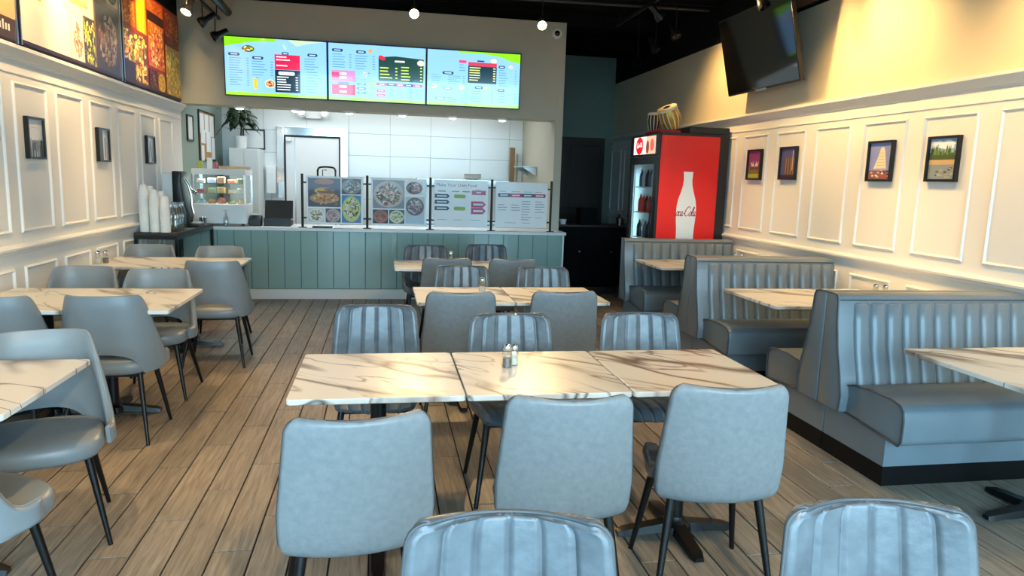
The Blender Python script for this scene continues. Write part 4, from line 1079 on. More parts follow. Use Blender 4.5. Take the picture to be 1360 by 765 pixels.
for fn, y, lab in ((banner_a, 4.335, 'food banner cut by the upper left corner'), (banner_b, 6.225, 'food banner in the middle with juice glass and burger bun'), (banner_c, 8.125, 'orange and red food collage banner nearest the menu screens')):
    t = thing('food_banner', lab+' on the left wall', 'banner'); on_wall(t, -1, y, 2.33+BH/2, .07)
    b = MB().box(-BW/2-.012, BW/2+.012, .001, .05, -BH/2-.012, BH/2+.012).build('box_frame', M['dark_wood'], t, bevel=.003)
    link('print', fn().mesh('print'), M['banner'], t, loc=(0, 0, 0))
    for sx in (-1, 1): MB().box(sx*(BW/2+.006)-.007, sx*(BW/2+.006)+.007, -.008, .0005, -BH/2-.012, BH/2+.012).build('edge_strip', M['steel'], t, smooth=0)
# ================================================================== DRINKS COOLER
def script_letters(p, cx, cy, width, c, word='Coca-Cola', wd=.16, vs=1.0):
    """flowing script drawn with strokes; unit = x-height"""
    sh = .28; S = []; x = 0
    thick = lambda t: .55+.65*sin(pi*t)
    for ch in word:
        if ch == 'C':
            S.append([(x+1.15, 1.35), (x+1.0, 1.75), (x+.55, 1.75), (x+.12, 1.2), (x+.02, .5), (x+.3, .02), (x+.75, .05), (x+1.1, .45)]); x += 1.15
        elif ch == 'o':
            S.append([(x+.32, .85), (x+.06, .55), (x+.1, .1), (x+.34, -.02), (x+.58, .3), (x+.52, .75), (x+.32, .85), (x+.5, .72), (x+.75, .8)]); x += .62
        elif ch == 'c':
            S.append([(x+.5, .7), (x+.3, .86), (x+.07, .55), (x+.1, .1), (x+.35, -.02), (x+.62, .25)]); x += .56
        elif ch == 'a':
            S.append([(x+.55, .72), (x+.3, .86), (x+.06, .5), (x+.12, .04), (x+.36, .08), (x+.56, .8)]); S.append([(x+.56, .85), (x+.5, .2), (x+.62, 0), (x+.85, .2)]); x += .78
        elif ch == 'l':
            S.append([(x+.02, .15), (x+.4, 1.1), (x+.42, 1.75), (x+.2, 1.5), (x+.12, .4), (x+.25, 0), (x+.5, .2)]); x += .45
        elif ch == '-':
            S.append([(x+.05, .42), (x+.32, .5)]); x += .38
    if word[0] == 'C':
        S.append([(.3, .02), (.1, -.35), (.6, -.45), (1.5, -.2), (2.6, -.25)])
    k = width/x
    for s_ in S:
        p.stroke([(cx+(a-x/2+sh*(b-.4))*k, cy+(b-.4)*k*vs) for a, b in s_], wd*k, c, thick)
def cooler():
    x0, x1, y0, y1, zt = 2.985, 3.822, 7.57, 8.47, 2.115
    t = thing('drinks_cooler', 'tall black drinks cooler with a red side showing a white bottle', 'refrigerator', (x0, y0, 0))
    W = x1-x0; D = y1-y0
    b = MB().box(.03, W, 0, .035, 0, zt).box(.03, W, D-.035, D, 0, zt).box(W-.04, W, .035, D-.035, 0, zt).box(.03, W-.04, .035, D-.035, zt-.05, zt).box(.03, W-.04, .035, D-.035, 0, .12)
    b.build('cabinet', M['black'], t, smooth=0)
    MB().box(.36, W, .0, D, zt+.001, zt+.075).build('top_unit', M['black'], t, bevel=.01)
    px0, px1 = .03, .725
    MB().box(px0, px1, -.006, -.0005, .10, 2.085).build('red_side_panel', M['red'], t, smooth=0)
    # white bottle print
    prof = [(.056, 1.694), (.056, 1.67), (.050, 1.665), (.054, 1.652), (.050, 1.60), (.056, 1.54), (.078, 1.46), (.104, 1.385), (.116, 1.31), (.119, 1.23), (.114, 1.14), (.106, 1.06), (.103, .98), (.106, .88), (.114, .78), (.119, .70), (.119, .58), (.112, .54)]
    cx = .372
    pts = [(cx-r, z) for r, z in reversed(prof)]+[(cx+r, z) for r, z in prof]
    o = MB().add([(x, -.0072, z) for x, z in pts], [tuple(range(len(pts)))]).build('bottle_print', M['white_ink'], t, smooth=0)
    p = Print(.001, .001, '#f0efec'); script_letters(p, 0, 0, .236, '#a01424', 'oca-Cola', .19, 1.3)
    link('script_print', p.mesh('script_print'), M['print'], t, loc=(cx, -.0075, 1.225))
    # door side faces -x
    MB().box(0, .029, .001, D, 1.86, 2.11).build('sign_box', M['black'], t, bevel=.004)
    p = Print(.70, .20, '#e8e2dc'); p.rect(.20, 0, .30, .20, '#d8a888'); p.ell(-.16, 0, .24, .20, '#d8141a', 24); script_letters(p, -.16, 0, .17, '#ffffff', 'Coca-Cola', .24)
    p.ell(.10, -.02, .10, .15, '#7a3a2a', 12); p.ell(.24, 0, .12, .14, '#c9504a', 12); p.ell(.02, .01, .06, .06, '#ffffff', 10)
    o = link('lit_sign', p.mesh('lit_sign'), M['lit_sign'], t, loc=(-.002, D/2-.02, 1.985)); o.rotation_euler = (0, 0, radians(-90))
    d = MB().box(0, .028, .001, .10, .16, 1.855).box(0, .028, D-.09, D, .16, 1.855).box(0, .028, .10, D-.09, .16, .26).box(0, .028, .10, D-.09, 1.77, 1.855)
    d.build('door', M['black'], t, smooth=0); dr = [c for c in bpy.data.objects if c.parent == t and c.name.startswith('door')][0]
    MB().box(.010, .016, .10, D-.09, .26, 1.77).build('door_glass', M['glass'], dr, smooth=0)
    MB().cyl((-.03, .06, .9), (-.03, .06, 1.4), .011, .011, 10).box(-.03, 0, .05, .07, .93, .95).box(-.03, 0, .05, .07, 1.35, 1.37).build('door_handle', M['black_metal'], dr, smooth=30)
    MB().box(0, .028, .001, D, .0, .155).build('kick_grille', M['black'], t, smooth=0)
    MB().box(W-.05, W-.041, .036, D-.036, .125, 2.06).build('interior_back', M['fridge_in'], t, smooth=0)
    MB().box(.035, W-.055, D-.044, D-.036, .125, 2.06).build('interior_side', M['fridge_in'], t, smooth=0)
    MB().box(.04, .06, D-.11, D-.08, .3, 1.75).build('strip_lamp', M['fridge_in'], t, smooth=0)
    for k in range(5): MB().box(.05, W-.06, .04, D-.12, .30+k*.30, .312+k*.30).build('shelf', M['white_plastic'], t, smooth=0)
    l = bpy.data.lights.new('cooler_lamp', 'AREA'); l.shape = 'RECTANGLE'; l.size = .05; l.size_y = 1.4; l.energy = 1.6; l.color = (.8, .95, 1)
    o = bpy.data.objects.new('cooler_lamp', l); COL.objects.link(o); o.parent = t; o.location = (.10, D-.14, 1.0); o.rotation_euler = (radians(90), 0, radians(35))
    # bottles on the shelves
    bm = MB().lathe([(0, 0), (.03, 0), (.032, .01), (.032, .12), (.026, .15), (.012, .175), (.011, .20), (0, .202)], 12).mesh('bottle', smooth=40)
    cols = {'clear': M['bottle_glass'], 'red': M['red'], 'dark': mat('cola_dark', '#2a120c', .2), 'blue': mat('blue_drink', '#3f6f9a', .25), 'green': mat('green_drink', '#6f9a4a', .25), 'pale': mat('pale_drink', '#cfd8dc', .3)}
    plan = [['pale', 'clear', 'blue'], ['green', 'pale', 'clear'], ['dark', 'blue', 'clear'], ['red', 'dark', 'red'], ['blue', 'dark', 'pale']]
    words_ = ['lowest', 'second lowest', 'middle', 'second highest', 'top']
    capm = MB().lathe([(0, 0), (.0125, 0), (.0125, .016), (0, .016)], 10).mesh('cap', smooth=40)
    for k in range(5):
        for j in range(7):
            kind = plan[k][j % 3]
            m2 = bpy.data.meshes.get('bottle_'+kind)
            if m2 is None: m2 = bm.copy(); m2.name = 'bottle_'+kind; m2.materials.append(cols[kind])
            o = link('drink_bottle', m2, None, loc=(x0+.085, y0+.09+j*.098, .313+k*.30), label='%s drink bottle on the %s cooler shelf, %s from the red side' % ({'pale': 'pale', 'clear': 'clear glass', 'blue': 'blue', 'green': 'green', 'dark': 'dark cola', 'red': 'red'}[kind], words_[k], 'first second third fourth fifth sixth seventh'.split()[j]), cat='bottle', group='%s bottles on the %s cooler shelf' % (kind, words_[k]))
            c = link('cap', capm, M['white_plastic'], o, loc=(0, 0, .1965))
cooler()
def drum(label, loc, rz, tilt, r, h, body, n=14):
    t = thing('tabla_drum', label, 'drum', loc, rz); t.rotation_euler = (tilt, 0, rz)
    prof = [(r*.62, 0), (r*.80, h*.12), (r*.98, h*.38), (r*1.04, h*.58), (r*.95, h*.85), (r*.86, h)]
    MB().lathe(prof, 24).build('shell', body, t)
    MB().lathe([(0, h), (r*.86, h), (r*.90, h+.006), (r*.88, h+.014), (0, h+.014)], 24).build('skin', M['hide'], t)
    MB().lathe([(0, h+.0145), (r*.36, h+.0145), (r*.34, h+.018), (0, h+.019)], 18).build('tuning_spot', M['black'], t)
    MB().lathe([(r*.84, h-.015), (r*.95, h-.015), (r*.98, h), (r*.95, h+.012), (r*.84, h+.012)], 24).build('rim_braid', M['strap'], t)
    for k in range(n):
        a = 2*pi*k/n; da = .055; vs = []
        for (q, z) in prof:
            for s_ in (-1, 1):
                aa = a+s_*da; vs.append(((q+.005)*cos(aa), (q+.005)*sin(aa), z))
        fs = [(2*i, 2*i+1, 2*i+3, 2*i+2) for i in range(len(prof)-1)]
        m = MB().add(vs, fs); m.add([((Vector(v)*.97)[0], (Vector(v)*.97)[1], v[2]) for v in vs], [tuple(reversed(f)) for f in fs])
        m.build('strap', M['strap'], t)
ZT2 = 2.115+.075
MB().prism(rrect(.27, .46, .04, 4), 0, .03, 'z').build('red_cloth_pad', M['red_cloth'], bevel=.006, loc=(3.13, 7.83, 2.1165), label='flat red cloth pad under the drums on the cooler', cat='cloth')
drum('upright small drum with pale straps on the cooler, left one', (3.07, 7.97, 2.15), .3, 0, .085, .19, M['drum_body'])
drum('tilted yellow-brown drum with pale straps on the cooler, right one', (3.20, 7.70, 2.168), -1.2, radians(28), .115, .24, M['yellow_paint'])
# ================================================================== WALL TELEVISION
def wall_tv():
    t = thing('wall_television', 'large black television tilted down on the right wall', 'television', (3.66, 6.67, 2.50)); W, H = 1.36, .78
    t.rotation_euler = (radians(13), 0, radians(-90))
    MB().box(-W/2, W/2, 0, .045, 0, H).build('housing', M['black'], t, bevel=.006)
    MB().box(-W/2+.012, W/2-.012, -.0025, -.0002, .018, H-.012).build('screen', M['tv'], t, smooth=0)
    MB().box(-.10, .10, -.008, -.0005, -.012, .012).build('control_strip', M['steel'], t, bevel=.002)
    a = MB().box(-.2, .2, .046, .075, .25, .55).box(-.03, .03, .075, .135, .33, .42)
    a.build('wall_bracket', M['black_metal'], t, smooth=0)
wall_tv()
MB().box(XR-.02, XR-.001, 9.35, 9.43, 2.52, 2.64).build('wall_sensor', M['white_plastic'], bevel=.006, label='small white box high on the right wall behind the cooler', cat='sensor')
# ================================================================== SALT AND PEPPER
def shaker_meshes():
    prof = [(.0, .0), (.019, 0), (.021, .004), (.021, .055), (.017, .068), (.0155, .072)]
    n = 8
    g = MB().lathe(prof, n).mesh('glass_body', smooth=0); g.materials.append(M['bottle_glass'])
    c = MB().lathe([(0, .072), (.017, .072), (.018, .076), (.018, .086), (.014, .095), (0, .098)], 16).mesh('cap', smooth=40); c.materials.append(M['chrome'])
    f = MB().lathe([(0, .004), (.0175, .004), (.0175, .038), (0, .039)], 8).mesh('filling', smooth=0)
    return g, c, f
SHM = shaker_meshes(); SF = {}
def shaker(label, x, y, z, kind, s=1.0):
    t = thing('%s_shaker' % kind, label, 'shaker', (x, y, z), random.random()); t.scale = (s, s, s)
    link('glass_body', SHM[0], None, t); link('cap', SHM[1], None, t)
    if kind not in SF: m = SHM[2].copy(); m.materials.append(M[kind]); SF[kind] = m
    link('filling', SF[kind], None, t)
shaker('glass pepper shaker with chrome cap on the front table', .525, 2.92, .75, 'pepper', 1.05)
shaker('glass salt shaker right beside the pepper on the front table', .562, 2.955, .75, 'salt', .95)
shaker('glass shaker with chrome cap on the second centre table', .69, 4.93, .75, 'salt', 1.1)
shaker('small glass shaker on the table nearest the counter', .63, 6.70, .75, 'salt', 1.1)
shaker('salt shaker against the wall on the far left table', -2.33, 6.36, .75, 'salt', 1.15)
shaker('pepper shaker against the wall on the far left table', -2.285, 6.40, .75, 'pepper', 1.15)
shaker('pepper shaker at the wall end of the middle booth table', 3.66, 4.72, .75, 'pepper', 1.1)
shaker('salt shaker at the wall end of the middle booth table', 3.71, 4.68, .75, 'salt', 1.1)
shaker('pepper shaker at the wall end of the far booth table', 3.64, 6.9, .75, 'pepper', 1.1)
shaker('salt shaker at the wall end of the far booth table', 3.70, 6.86, .75, 'salt', 1.1)
# ================================================================== SELF-SERVICE TABLE ON THE LEFT
ST = .925
def serving_table():
    t = thing('serving_table', 'narrow dark wood and black metal side table with cups on it', 'table', (-2.19, 7.43, 0)); W, D = .40, 1.50
    for k in range(3): MB().box(-W/2+k*W/3+.001, -W/2+(k+1)*W/3-.001, 0, D, ST-.03, ST).build('plank', M['dark_wood'], t, bevel=.002)
    f = MB().box(-W/2, W/2, 0, .03, ST-.065, ST-.031).box(-W/2, W/2, D-.03, D, ST-.065, ST-.031).box(-W/2, -W/2+.03, .03, D-.03, ST-.065, ST-.031).box(W/2-.03, W/2, .03, D-.03, ST-.065, ST-.031)
    f.build('apron', M['black_metal'], t, smooth=0)
    for sx in (-1, 1):
        for y in (0, D-.03): MB().box(sx*(W/2-.015)-.015, sx*(W/2-.015)+.015, y, y+.03, 0, ST-.066).build('leg', M['black_metal'], t, smooth=0)
    MB().box(-W/2+.03, W/2-.03, .03, D-.03, .30, .32).build('lower_shelf', M['black_metal'], t, smooth=0)
serving_table()
def cup_stack(label, x, y, n, r=.044):
    t = thing('paper_cup_stack', label, 'cups', (x, y, ST), 0, 'stacks of white paper cups')
    prof = [(0, 0), (r+.002, 0)]; z = 0; h = .0155
    m = MB().lathe([(0, 0), (r, 0), (r+.003, .004), (r, .009), (r*.70, .105), (0, .108)], 18).mesh('cup', smooth=40); m.materials.append(M['paper_cup'])
    for k in range(n): link('cup', m, None, t, loc=(0, 0, k*h))
cup_stack('tallest stack of upturned white paper cups, left front', -2.325, 7.56, 24)
cup_stack('middle stack of upturned white paper cups at the table front', -2.225, 7.54, 21)
cup_stack('shortest stack of upturned white paper cups beside the bottles', -2.125, 7.53, 17, .047)
cup_stack('stack of upturned white paper cups at the wall behind', -2.30, 7.68, 23)
cup_stack('stack of white paper cups second row, left of bottles', -2.19, 7.66, 20)
BLAB = ('front of the aisle-side row', 'second in the aisle-side row', 'third in the aisle-side row', 'last in the aisle-side row', 'front of the middle row', 'second in the middle row', 'last of the middle row', 'front of the wall-side pair', 'rear of the wall-side pair')
def water_bottles():
    m = MB().lathe([(0, 0), (.030, 0), (.033, .006), (.033, .15), (.030, .18), (.018, .225), (.0145, .25), (.0145, .275), (.019, .279), (.019, .29), (.012, .292)], 14).mesh('bottle', smooth=40); m.materials.append(M['bottle_glass'])
    for i, (x, y) in enumerate([(-2.05, 7.60), (-2.055, 7.69), (-2.05, 7.78), (-2.05, 7.87), (-2.10, 7.64), (-2.125, 7.75), (-2.13, 7.84), (-2.20, 7.80), (-2.2, 7.89)]):
        o = link('glass_bottle', m, None, loc=(x, y, ST), label='empty clear glass bottle beside the paper cups, '+BLAB[i], cat='bottle', group='clear glass bottles beside the cups')
        c = MB().lathe([(.0122, .27), (.0195, .292), (.0125, .297), (.012, .292)], 12)
water_bottles()
def dispenser():
    t = thing('coffee_machine', 'tall black drink machine with a silver spout on the side table', 'coffee machine', (-2.12, 8.35, ST))
    MB().box(-.12, .14, -.13, .13, 0, .035).build('base', M['black'], t, bevel=.01)
    MB().prism([(-.12, .036), (.02, .036), (.035, .12), (-.01, .30), (-.035, .50), (-.02, .585), (-.05, .60), (-.12, .60)], -.12, .12, 'y').build('body', M['black'], t, bevel=.012, seg=2, smooth=50)
    MB().box(-.235, -.121, -.10, .10, .14, .58).build('water_tank', M['white_plastic'], t, bevel=.015)
    MB().tube([(-.01, -.05, .52), (.03, -.05, .45), (.055, -.05, .34), (.06, -.05, .22), (.075, -.05, .15)], .016, 10).build('spout', M['chrome'], t)
    MB().cyl((.02, .05, .40), (.09, .05, .36), .02, .016, 12).build('tap', M['chrome'], t)
    MB().box(.04, .14, -.09, .09, .0355, .05).build('drip_tray', M['steel'], t, bevel=.004)
dispenser()
MB().lathe([(.03, 0), (.038, 0), (.042, .09), (.038, .092), (.034, .01), (0, .008)], 14).build('steel_jug', M['chrome'], loc=(-2.03, 8.62, ST), label='small steel jug at the far end of the side table', cat='jug')
def bin_under():
    t = thing('waste_bin', 'black bag lined bin under the side table', 'bin', (-1.83, 7.98, 0))
    MB().lathe([(0, 0), (.13, 0), (.155, .55), (.165, .56), (.165, .575), (.15, .575), (.145, .56), (0, .53)], 18).build('bucket', M['black'], t)
    MB().tube([(.165*cos(a*.5236), .165*sin(a*.5236), .575+.012*sin(a*2.1)) for a in range(12)], .012, 6, True).build('bag_rim', M['soft_black'], t)
bin_under()
# ================================================================== BEHIND THE COUNTER
def pastry_case():
    x0, x1, y0, y1, z0, z1 = -2.25, -1.635, 9.06, 9.52, CT, 1.565
    t = thing('pastry_case', 'glass pastry display case with snacks on the counter', 'display case', ((x0+x1)/2, (y0+y1)/2, z0))
    W = x1-x0; D = y1-y0; H = z1-z0
    MB().box(-W/2, W/2, -D/2, D/2, .03, .26).build('base', M['white_plastic'], t, bevel=.008)
    for sx in (-1, 1):
        for sy in (-1, 1): MB().cyl((sx*(W/2-.05), sy*(D/2-.05), 0), (sx*(W/2-.05), sy*(D/2-.05), .03), .018, .018, 10).build('foot', M['black'], t)
    MB().box(-W/2, W/2, -D/2, D/2, H-.07, H).build('top', M['white_plastic'], t, bevel=.01)
    for sx in (-1, 1):
        for sy in (-1, 1): MB().box(sx*(W/2-.012)-.012, sx*(W/2-.012)+.012, sy*(D/2-.012)-.012, sy*(D/2-.012)+.012, .26, H-.07).build('corner_post', M['chrome'], t, smooth=0)
    for z in (.38, .50): MB().box(-W/2+.02, W/2-.02, -D/2+.03, D/2-.03, z, z+.008).build('shelf', M['glass'], t, smooth=0)
    MB().box(-W/2+.025, W/2-.025, -D/2+.004, -D/2+.008, .262, H-.072).build('front_glass', M['glass'], t, smooth=0)
    for sx in (-1, 1): MB().box(sx*(W/2-.008)-.002, sx*(W/2-.008)+.002, -D/2+.025, D/2-.025, .262, H-.072).build('side_glass', M['glass'], t, smooth=0)
    l = bpy.data.lights.new('case_lamp', 'AREA'); l.shape = 'RECTANGLE'; l.size = W-.1; l.size_y = .06; l.energy = 4; l.color = (1, .98, .92)
    o = bpy.data.objects.new('case_lamp', l); COL.objects.link(o); o.parent = t; o.location = (0, -.08, H-.075)
    r = random.Random(21); cols = ['#d8b878', '#b86a5a', '#8aa0b8', '#e8dcc0', '#a8b48a', '#b89068', '#e6e4dc']
    names = {'#d8b878': 'golden', '#b86a5a': 'red', '#8aa0b8': 'blue', '#e8dcc0': 'cream', '#a8b48a': 'green', '#b89068': 'brown', '#e6e4dc': 'white'}
    sm = {c: mat('snack_'+names[c], c, .5) for c in cols}
    for z, row in ((z0+.262, 'floor'), (z0+.388, 'middle shelf'), (z0+.508, 'upper shelf')):
        for k in range(5):
            c = cols[(k*3+int(z*100)) % 7]; cx = (x0+x1)/2-.23+k*.115; cy = y0+.14+.03*(k % 2); hh = .045+.03*((k*7+3) % 3)/2
            if row == 'floor': MB().lathe([(0, 0), (.045, 0), (.05, .012), (.042, hh*.7), (.02, hh), (0, hh*1.02)], 14).build('pastry', sm[c], loc=(cx, cy, z), label='%s bun on the floor of the pastry case, %s from the left' % (names[c], 'first second third fourth fifth'.split()[k]), cat='pastry', group='buns in the pastry case')
            else: MB().prism(rrect(.09, .06, .012, 3), 0, hh, 'z').build('snack_pack', sm[c], bevel=.006, loc=(cx, cy, z), label='%s snack pack on the %s of the pastry case, %s from the left' % (names[c], row, 'first second third fourth fifth'.split()[k]), cat='snack pack', group='snack packs in the pastry case')
    MB().prism(rrect(.34, .22, .02, 4), 0, .035, 'z').build('wooden_tray', M['wood_tray'], bevel=.004, loc=(-1.80, 9.30, z1), label='pale wooden tray lying on the pastry case', cat='tray')
    MB().box(-.03, .03, -.008, .008, 0, .13).build('price_card', M['paper'], bevel=.002, loc=(-2.08, 9.25, z1), label='white upright card on top of the pastry case', cat='card')
    MB().box(-.025, .025, -.02, .02, 0, .09).build('snack_box', mat('green_yellow_box', '#9aa83a', .5), bevel=.003, loc=(-2.19, 9.27, z1), label='small green and yellow box on the pastry case', cat='box')
    MB().lathe([(0, 0), (.02, 0), (.022, .05), (.01, .075), (0, .08)], 12).build('pink_bottle', mat('pink_plastic', '#d8506a', .4), loc=(-2.0, 9.24, z1), label='small pink bottle on the pastry case', cat='bottle')
pastry_case()
MB().lathe([(0, 0), (.032, 0), (.034, .01), (.034, .10), (.02, .13), (.012, .15), (.012, .18), (.028, .185), (.028, .195), (0, .196)], 14).build('pump_bottle', M['bottle_glass'], loc=(-1.86, 9.005, CT), label='clear pump bottle in front of the pastry case', cat='bottle')
def till():
    t = thing('cash_register', 'black touch-screen cash register on the counter', 'cash register', (-1.30, 9.33, CT))
    MB().prism([(-.14, 0), (.16, 0), (.16, .06), (-.14, .10)], -.16, .16, 'x').build('base', M['black'], t, bevel=.006)
    m = MB().box(-.17, .17, -.015, .015, 0, .23).build('display', M['black'], t, bevel=.006); m.location = (0, .03, .085); m.rotation_euler = (radians(-14), 0, 0)
    p = thing('receipt_printer', 'small black receipt printer left of the cash register', 'printer', (-1.555, 9.22, CT))
    MB().prism([(-.08, 0), (.08, 0), (.08, .12), (.0, .13), (-.08, .08)], -.07, .07, 'x').build('body', M['black'], p, bevel=.008)
    MB().box(-.045, .045, -.02, .0, .128, .15).build('paper_slip', M['paper'], p, smooth=0)
till()
def back_cabinet():
    t = thing('tall_cabinet', 'tall white cabinet against the kitchen tiles under the plant', 'cabinet', (-2.0, 11.25, 0))
    MB().box(-.205, .205, -.25, .25, 0, 1.875).build('body', M['cabinet_white'], t, bevel=.004)
    for s in (-1, 1):
        d = MB().box(min(s*.003, s*.2), max(s*.003, s*.2), -.268, -.251, .06, 1.86).build('door', M['cabinet_white'], t, bevel=.003)
        MB().cyl((s*.03, -.285, .95), (s*.03, -.285, 1.1), .006, .006, 8).build('handle', M['steel'], d)
    p = thing('potted_plant', 'dark green leafy plant in a white pot on the tall cabinet', 'plant', (-2.05, 11.08, 1.875))
    MB().lathe([(0, 0), (.075, 0), (.09, .16), (.09, .175), (.08, .175), (.078, .15), (0, .14)], 20).build('pot', M['pot'], p)
    MB().tube([(0, 0, .14), (.01, .01, .3), (.0, 0, .45)], .012, 8).build('stem', M['dark_wood'], p)
    r = random.Random(9)
    for k in range(64):
        a = r.random()*2*pi; el = r.uniform(-.5, .8); L = r.uniform(.12, .19); base = Vector((r.uniform(-.08, .08), r.uniform(-.06, .06), r.uniform(.34, .60)))
        base += Vector((cos(a), sin(a)*.7, 0))*r.uniform(.02, .14)
        d = Vector((cos(a)*cos(el), sin(a)*cos(el), sin(el))); side = d.cross(Vector((0, 0, 1))).normalized(); up = side.cross(d)
        vs = []
        for i, (q, w) in enumerate(((0, .004), (.2, .03), (.45, .042), (.75, .028), (1, .002))):
            c = base+d*L*q-Vector((0, 0, .10*q*q)); vs += [c-side*w, c+up*.008, c+side*w]
        fs = []
        for i in range(4): fs += [(3*i, 3*i+1, 3*i+4, 3*i+3), (3*i+1, 3*i+2, 3*i+5, 3*i+4)]
        MB().add(vs, fs).build('leaf', M['leaf'], p, smooth=60)
    f = thing('leaning_picture', 'black framed white picture leaning behind the plant', 'picture', (-1.93, 11.44, 1.876))
    b = MB().box(-.16, -.14, 0, .02, 0, .30).box(.14, .16, 0, .02, 0, .30).box(-.14, .14, 0, .02, 0, .02).box(-.14, .14, 0, .02, .28, .30); b.build('frame', M['frame_black'], f, smooth=0)
    MB().box(-.14, .14, .008, .014, .02, .28).build('sheet', M['paper'], f, smooth=0)
back_cabinet()
def towel_box():
    t = thing('towel_dispenser', 'white dispenser on the tiles left of the cooler door', 'dispenser', (-1.69, YK-.009, 1.22))
    MB().box(-.07, .07, -.12, 0, 0, .42).build('body', M['white_plastic'], t, bevel=.012)
    MB().cyl((0, -.06, -.3), (0, -.06, 0), .008, .008, 8).build('hose', M['steel'], t)
    MB().tube([(-.16, -.12, .30), (-.15, -.14, .36), (-.17, -.12, .44), (-.19, -.1, .38), (-.12, -.09, .27)], .010, 8).build('faucet', M['chrome'], t)
towel_box()
def emergency():
    t = thing('emergency_light', 'white twin-head emergency light above the cooler door', 'emergency light', (-1.06, YK-.009, 2.42))
    MB().box(-.12, .12, -.06, 0, -.05, .06).build('body', M['white_plastic'], t, bevel=.01)
    for s in (-1, 1):
        R = Matrix.Rotation(radians(80), 3, 'X')
        h = MB().lathe([(0, 0), (.03, 0), (.065, .05), (.07, .07), (0, .075)], 18, (s*.17, -.03, .02), R).build('lamp_head', M['white_plastic'], t)
        MB().lathe([(0, .0755), (.058, .0755), (.05, .085), (0, .088)], 16, (s*.17, -.03, .02), R).build('lamp_glass', M['chrome'], h)
emergency()
def noticeboard():
    t = thing('notice_board', 'cork notice board covered in papers on the kitchen side wall', 'notice board', (XL+.001, 10.53, 1.69)); t.rotation_euler = (0, 0, radians(90))
    w, h = .84, .62
    b = MB().box(-w/2-.02, -w/2, -.02, 0, -.02, h+.02).box(w/2, w/2+.02, -.02, 0, -.02, h+.02).box(-w/2, w/2, -.02, 0, -.02, 0).box(-w/2, w/2, -.02, 0, h, h+.02)
    b.build('frame', M['dark_wood'], t, smooth=0)
    MB().box(-w/2, w/2, -.012, 0, 0, h).build('cork', M['cork'], t, smooth=0)
    for i, (x, z, ww, hh) in enumerate(((-.28, .47, .22, .26), (-.02, .48, .22, .24), (.26, .46, .24, .28), (-.24, .30, .24, .18), (.05, .24, .26, .28), (.31, .16, .2, .3), (-.30, .08, .16, .2))):
        MB().box(x-ww/2, x+ww/2, -.0135-.0012*i, -.0125-.0012*i, z-hh/2, z+hh/2).build('paper_sheet', M['paper'], t, smooth=0)
noticeboard()
f = thing('certificate', 'narrow black framed certificate on the kitchen side wall', 'certificate', (XL+.001, 9.66, 2.06)); f.rotation_euler = (0, 0, radians(90))
MB().box(-.14, -.12, -.02, 0, -.16, .16).box(.12, .14, -.02, 0, -.16, .16).box(-.12, .12, -.02, 0, -.16, -.14).box(-.12, .12, -.02, 0, .14, .16).build('frame', M['frame_black'], f, smooth=0)
MB().box(-.12, .12, -.010, -.004, -.14, .14).build('sheet', M['paper'], f, smooth=0)
def hand_truck():
    t = thing('hand_truck', 'black tubular hand truck handle in front of the cooler door', 'hand truck', (-.85, 11.2, 0))
    MB().tube(catmull([(-.13, 0, 0), (-.13, 0, 1.45), (-.13, 0, 1.58), (-.09, 0, 1.64), (.09, 0, 1.64), (.13, 0, 1.58), (.13, 0, 1.45), (.13, 0, 0)], 5), .014, 8).build('frame_tube', M['black_metal'], t)
    for z in (.3, .7, 1.1, 1.46): MB().cyl((-.13, 0, z), (.13, 0, z), .010, .010, 8).build('crossbar', M['black_metal'], t)
    MB().tube([(-.06, 0, 1.46), (-.06, 0, 1.60), (.0, 0, 1.60)], .008, 6).build('hook', M['black_metal'], t)
    MB().box(-.17, .17, -.2, .0, 0, .012).build('toe_plate', M['black_metal'], t, smooth=0)
hand_truck()
def prep_table():
    t = thing('prep_table', 'stainless prep unit behind the counter posters', 'prep table', (.75, 9.9, 0))
    MB().box(-.9, 1.3, -.15, .35, .86, .90).build('worktop', M['steel'], t, bevel=.004)
    for x in (-.86, 1.26):
        for y in (-.12, .32): MB().cyl((x, y, 0), (x, y, .86), .02, .02, 10).build('leg', M['steel'], t)
    MB().box(-.3, 1.0, .08, .35, .90, 1.53).build('raised_unit', M['steel'], t, bevel=.006)
prep_table()
pm = MB().lathe([(0, 0), (.07, 0), (.12, .014), (.135, .02), (.13, .024), (.07, .012), (0, .012)], 24).mesh('plate', smooth=40); pm.materials.append(M['pot'])
for k in range(5): link('plate', pm, None, loc=(1.235, 10.08, 1.53+.0145*k), label='%s white plate in the stack above the Make Your Own Food poster' % ('lowest', 'second lowest', 'middle', 'second highest', 'top')[k], cat='plate', group='stacked white plates')
def wall_rack():
    t = thing('steel_wall_rack', 'steel shelf brackets on the kitchen right wall', 'rack', (2.219, 10.7, 1.45))
    for z in (.0, .28):
        MB().box(-.22, 0, -.35, .35, z, z+.02).build('shelf', M['steel'], t, bevel=.003)
        for y in (-.3, .3): MB().prism([(0, z-.12), (-.012, z-.12), (-.2, z-.001), (0, z-.001)], y-.008, y+.008, 'y').build('bracket', M['steel'], t, smooth=0)
wall_rack()
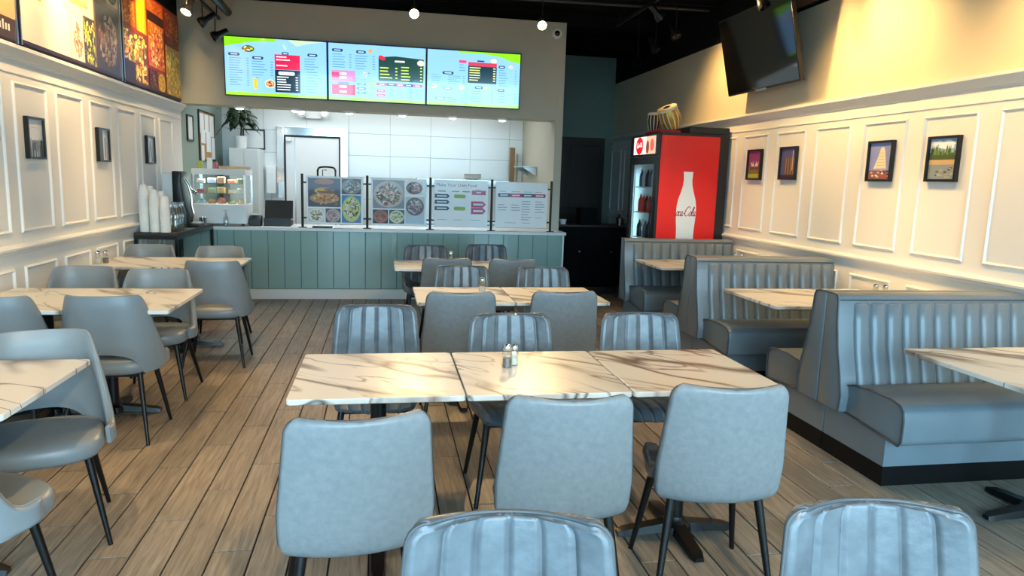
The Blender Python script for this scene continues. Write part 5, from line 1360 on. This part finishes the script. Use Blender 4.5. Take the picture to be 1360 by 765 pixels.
MB().cyl((2.1, 11.38, 0), (2.13, 11.47, 1.95), .014, .014, 10).build('broom_handle', M['wood_tray'], label='wooden pole leaning in the kitchen corner on the right', cat='pole')
MB().box(1.99, 2.07, 11.36, 11.42, 0, 2.05).build('wood_plank', mat('brown_wood', '#8a6a44', .5, noise=.1, nscale=8), bevel=.003, label='narrow brown plank standing in the right kitchen corner', cat='plank')
# ================================================================== DARK CORRIDOR
def sideboard():
    t = thing('sideboard', 'black sideboard in the dark corridor beyond the counter', 'sideboard', (3.10, 10.15, 0)); W, D, H = 1.42, .5, .93
    MB().box(-.74, .70, -D/2, D/2, .06, H-.03).build('carcass', M['soft_black'], t, bevel=.004)
    MB().box(-.76, .72, -D/2-.02, D/2, H-.029, H).build('top', M['dark_wood'], t, bevel=.004)
    for k in range(3):
        d = MB().box(-.73+k*.477, -.73+(k+1)*.477-.008, -D/2-.018, -D/2-.001, .08, H-.05).build('door', M['soft_black'], t, bevel=.003)
        MB().lathe([(0, 0), (.012, 0), (.012, .02), (0, .022)], 10, (-.73+k*.477+.42, -D/2-.018, .55), Matrix.Rotation(radians(90), 3, 'X')).build('knob', M['steel'], d)
    for x in (-.7, .66): MB().box(x-.03, x+.03, -D/2+.03, D/2-.03, 0, .06).build('foot', M['soft_black'], t, smooth=0)
    MB().lathe([(0, 0), (.04, 0), (.055, .07), (.05, .07), (.036, .01), (0, .008)], 16).build('white_bowl', M['pot'], loc=(2.56, 10.02, H), label='small white bowl on the corridor sideboard', cat='bowl')
    MB().box(-.13, .13, -.12, .12, 0, .24).build('black_crate', M['soft_black'], bevel=.01, loc=(2.95, 10.15, H), label='black crate standing on the corridor sideboard', cat='crate')
    MB().lathe([(0, 0), (.05, 0), (.06, .10), (.03, .13), (.02, .16), (0, .165)], 16).build('steel_pot', M['steel'], loc=(3.45, 10.1, H), label='dull steel pot on the corridor sideboard', cat='pot')
    o = MB().box(-.35, .35, -.2, .2, 0, .10).build('folded_mat', M['dark_wood'], bevel=.01, loc=(2.85, 9.63, 0), label='dark folded mat on the corridor floor', cat='mat')
sideboard()
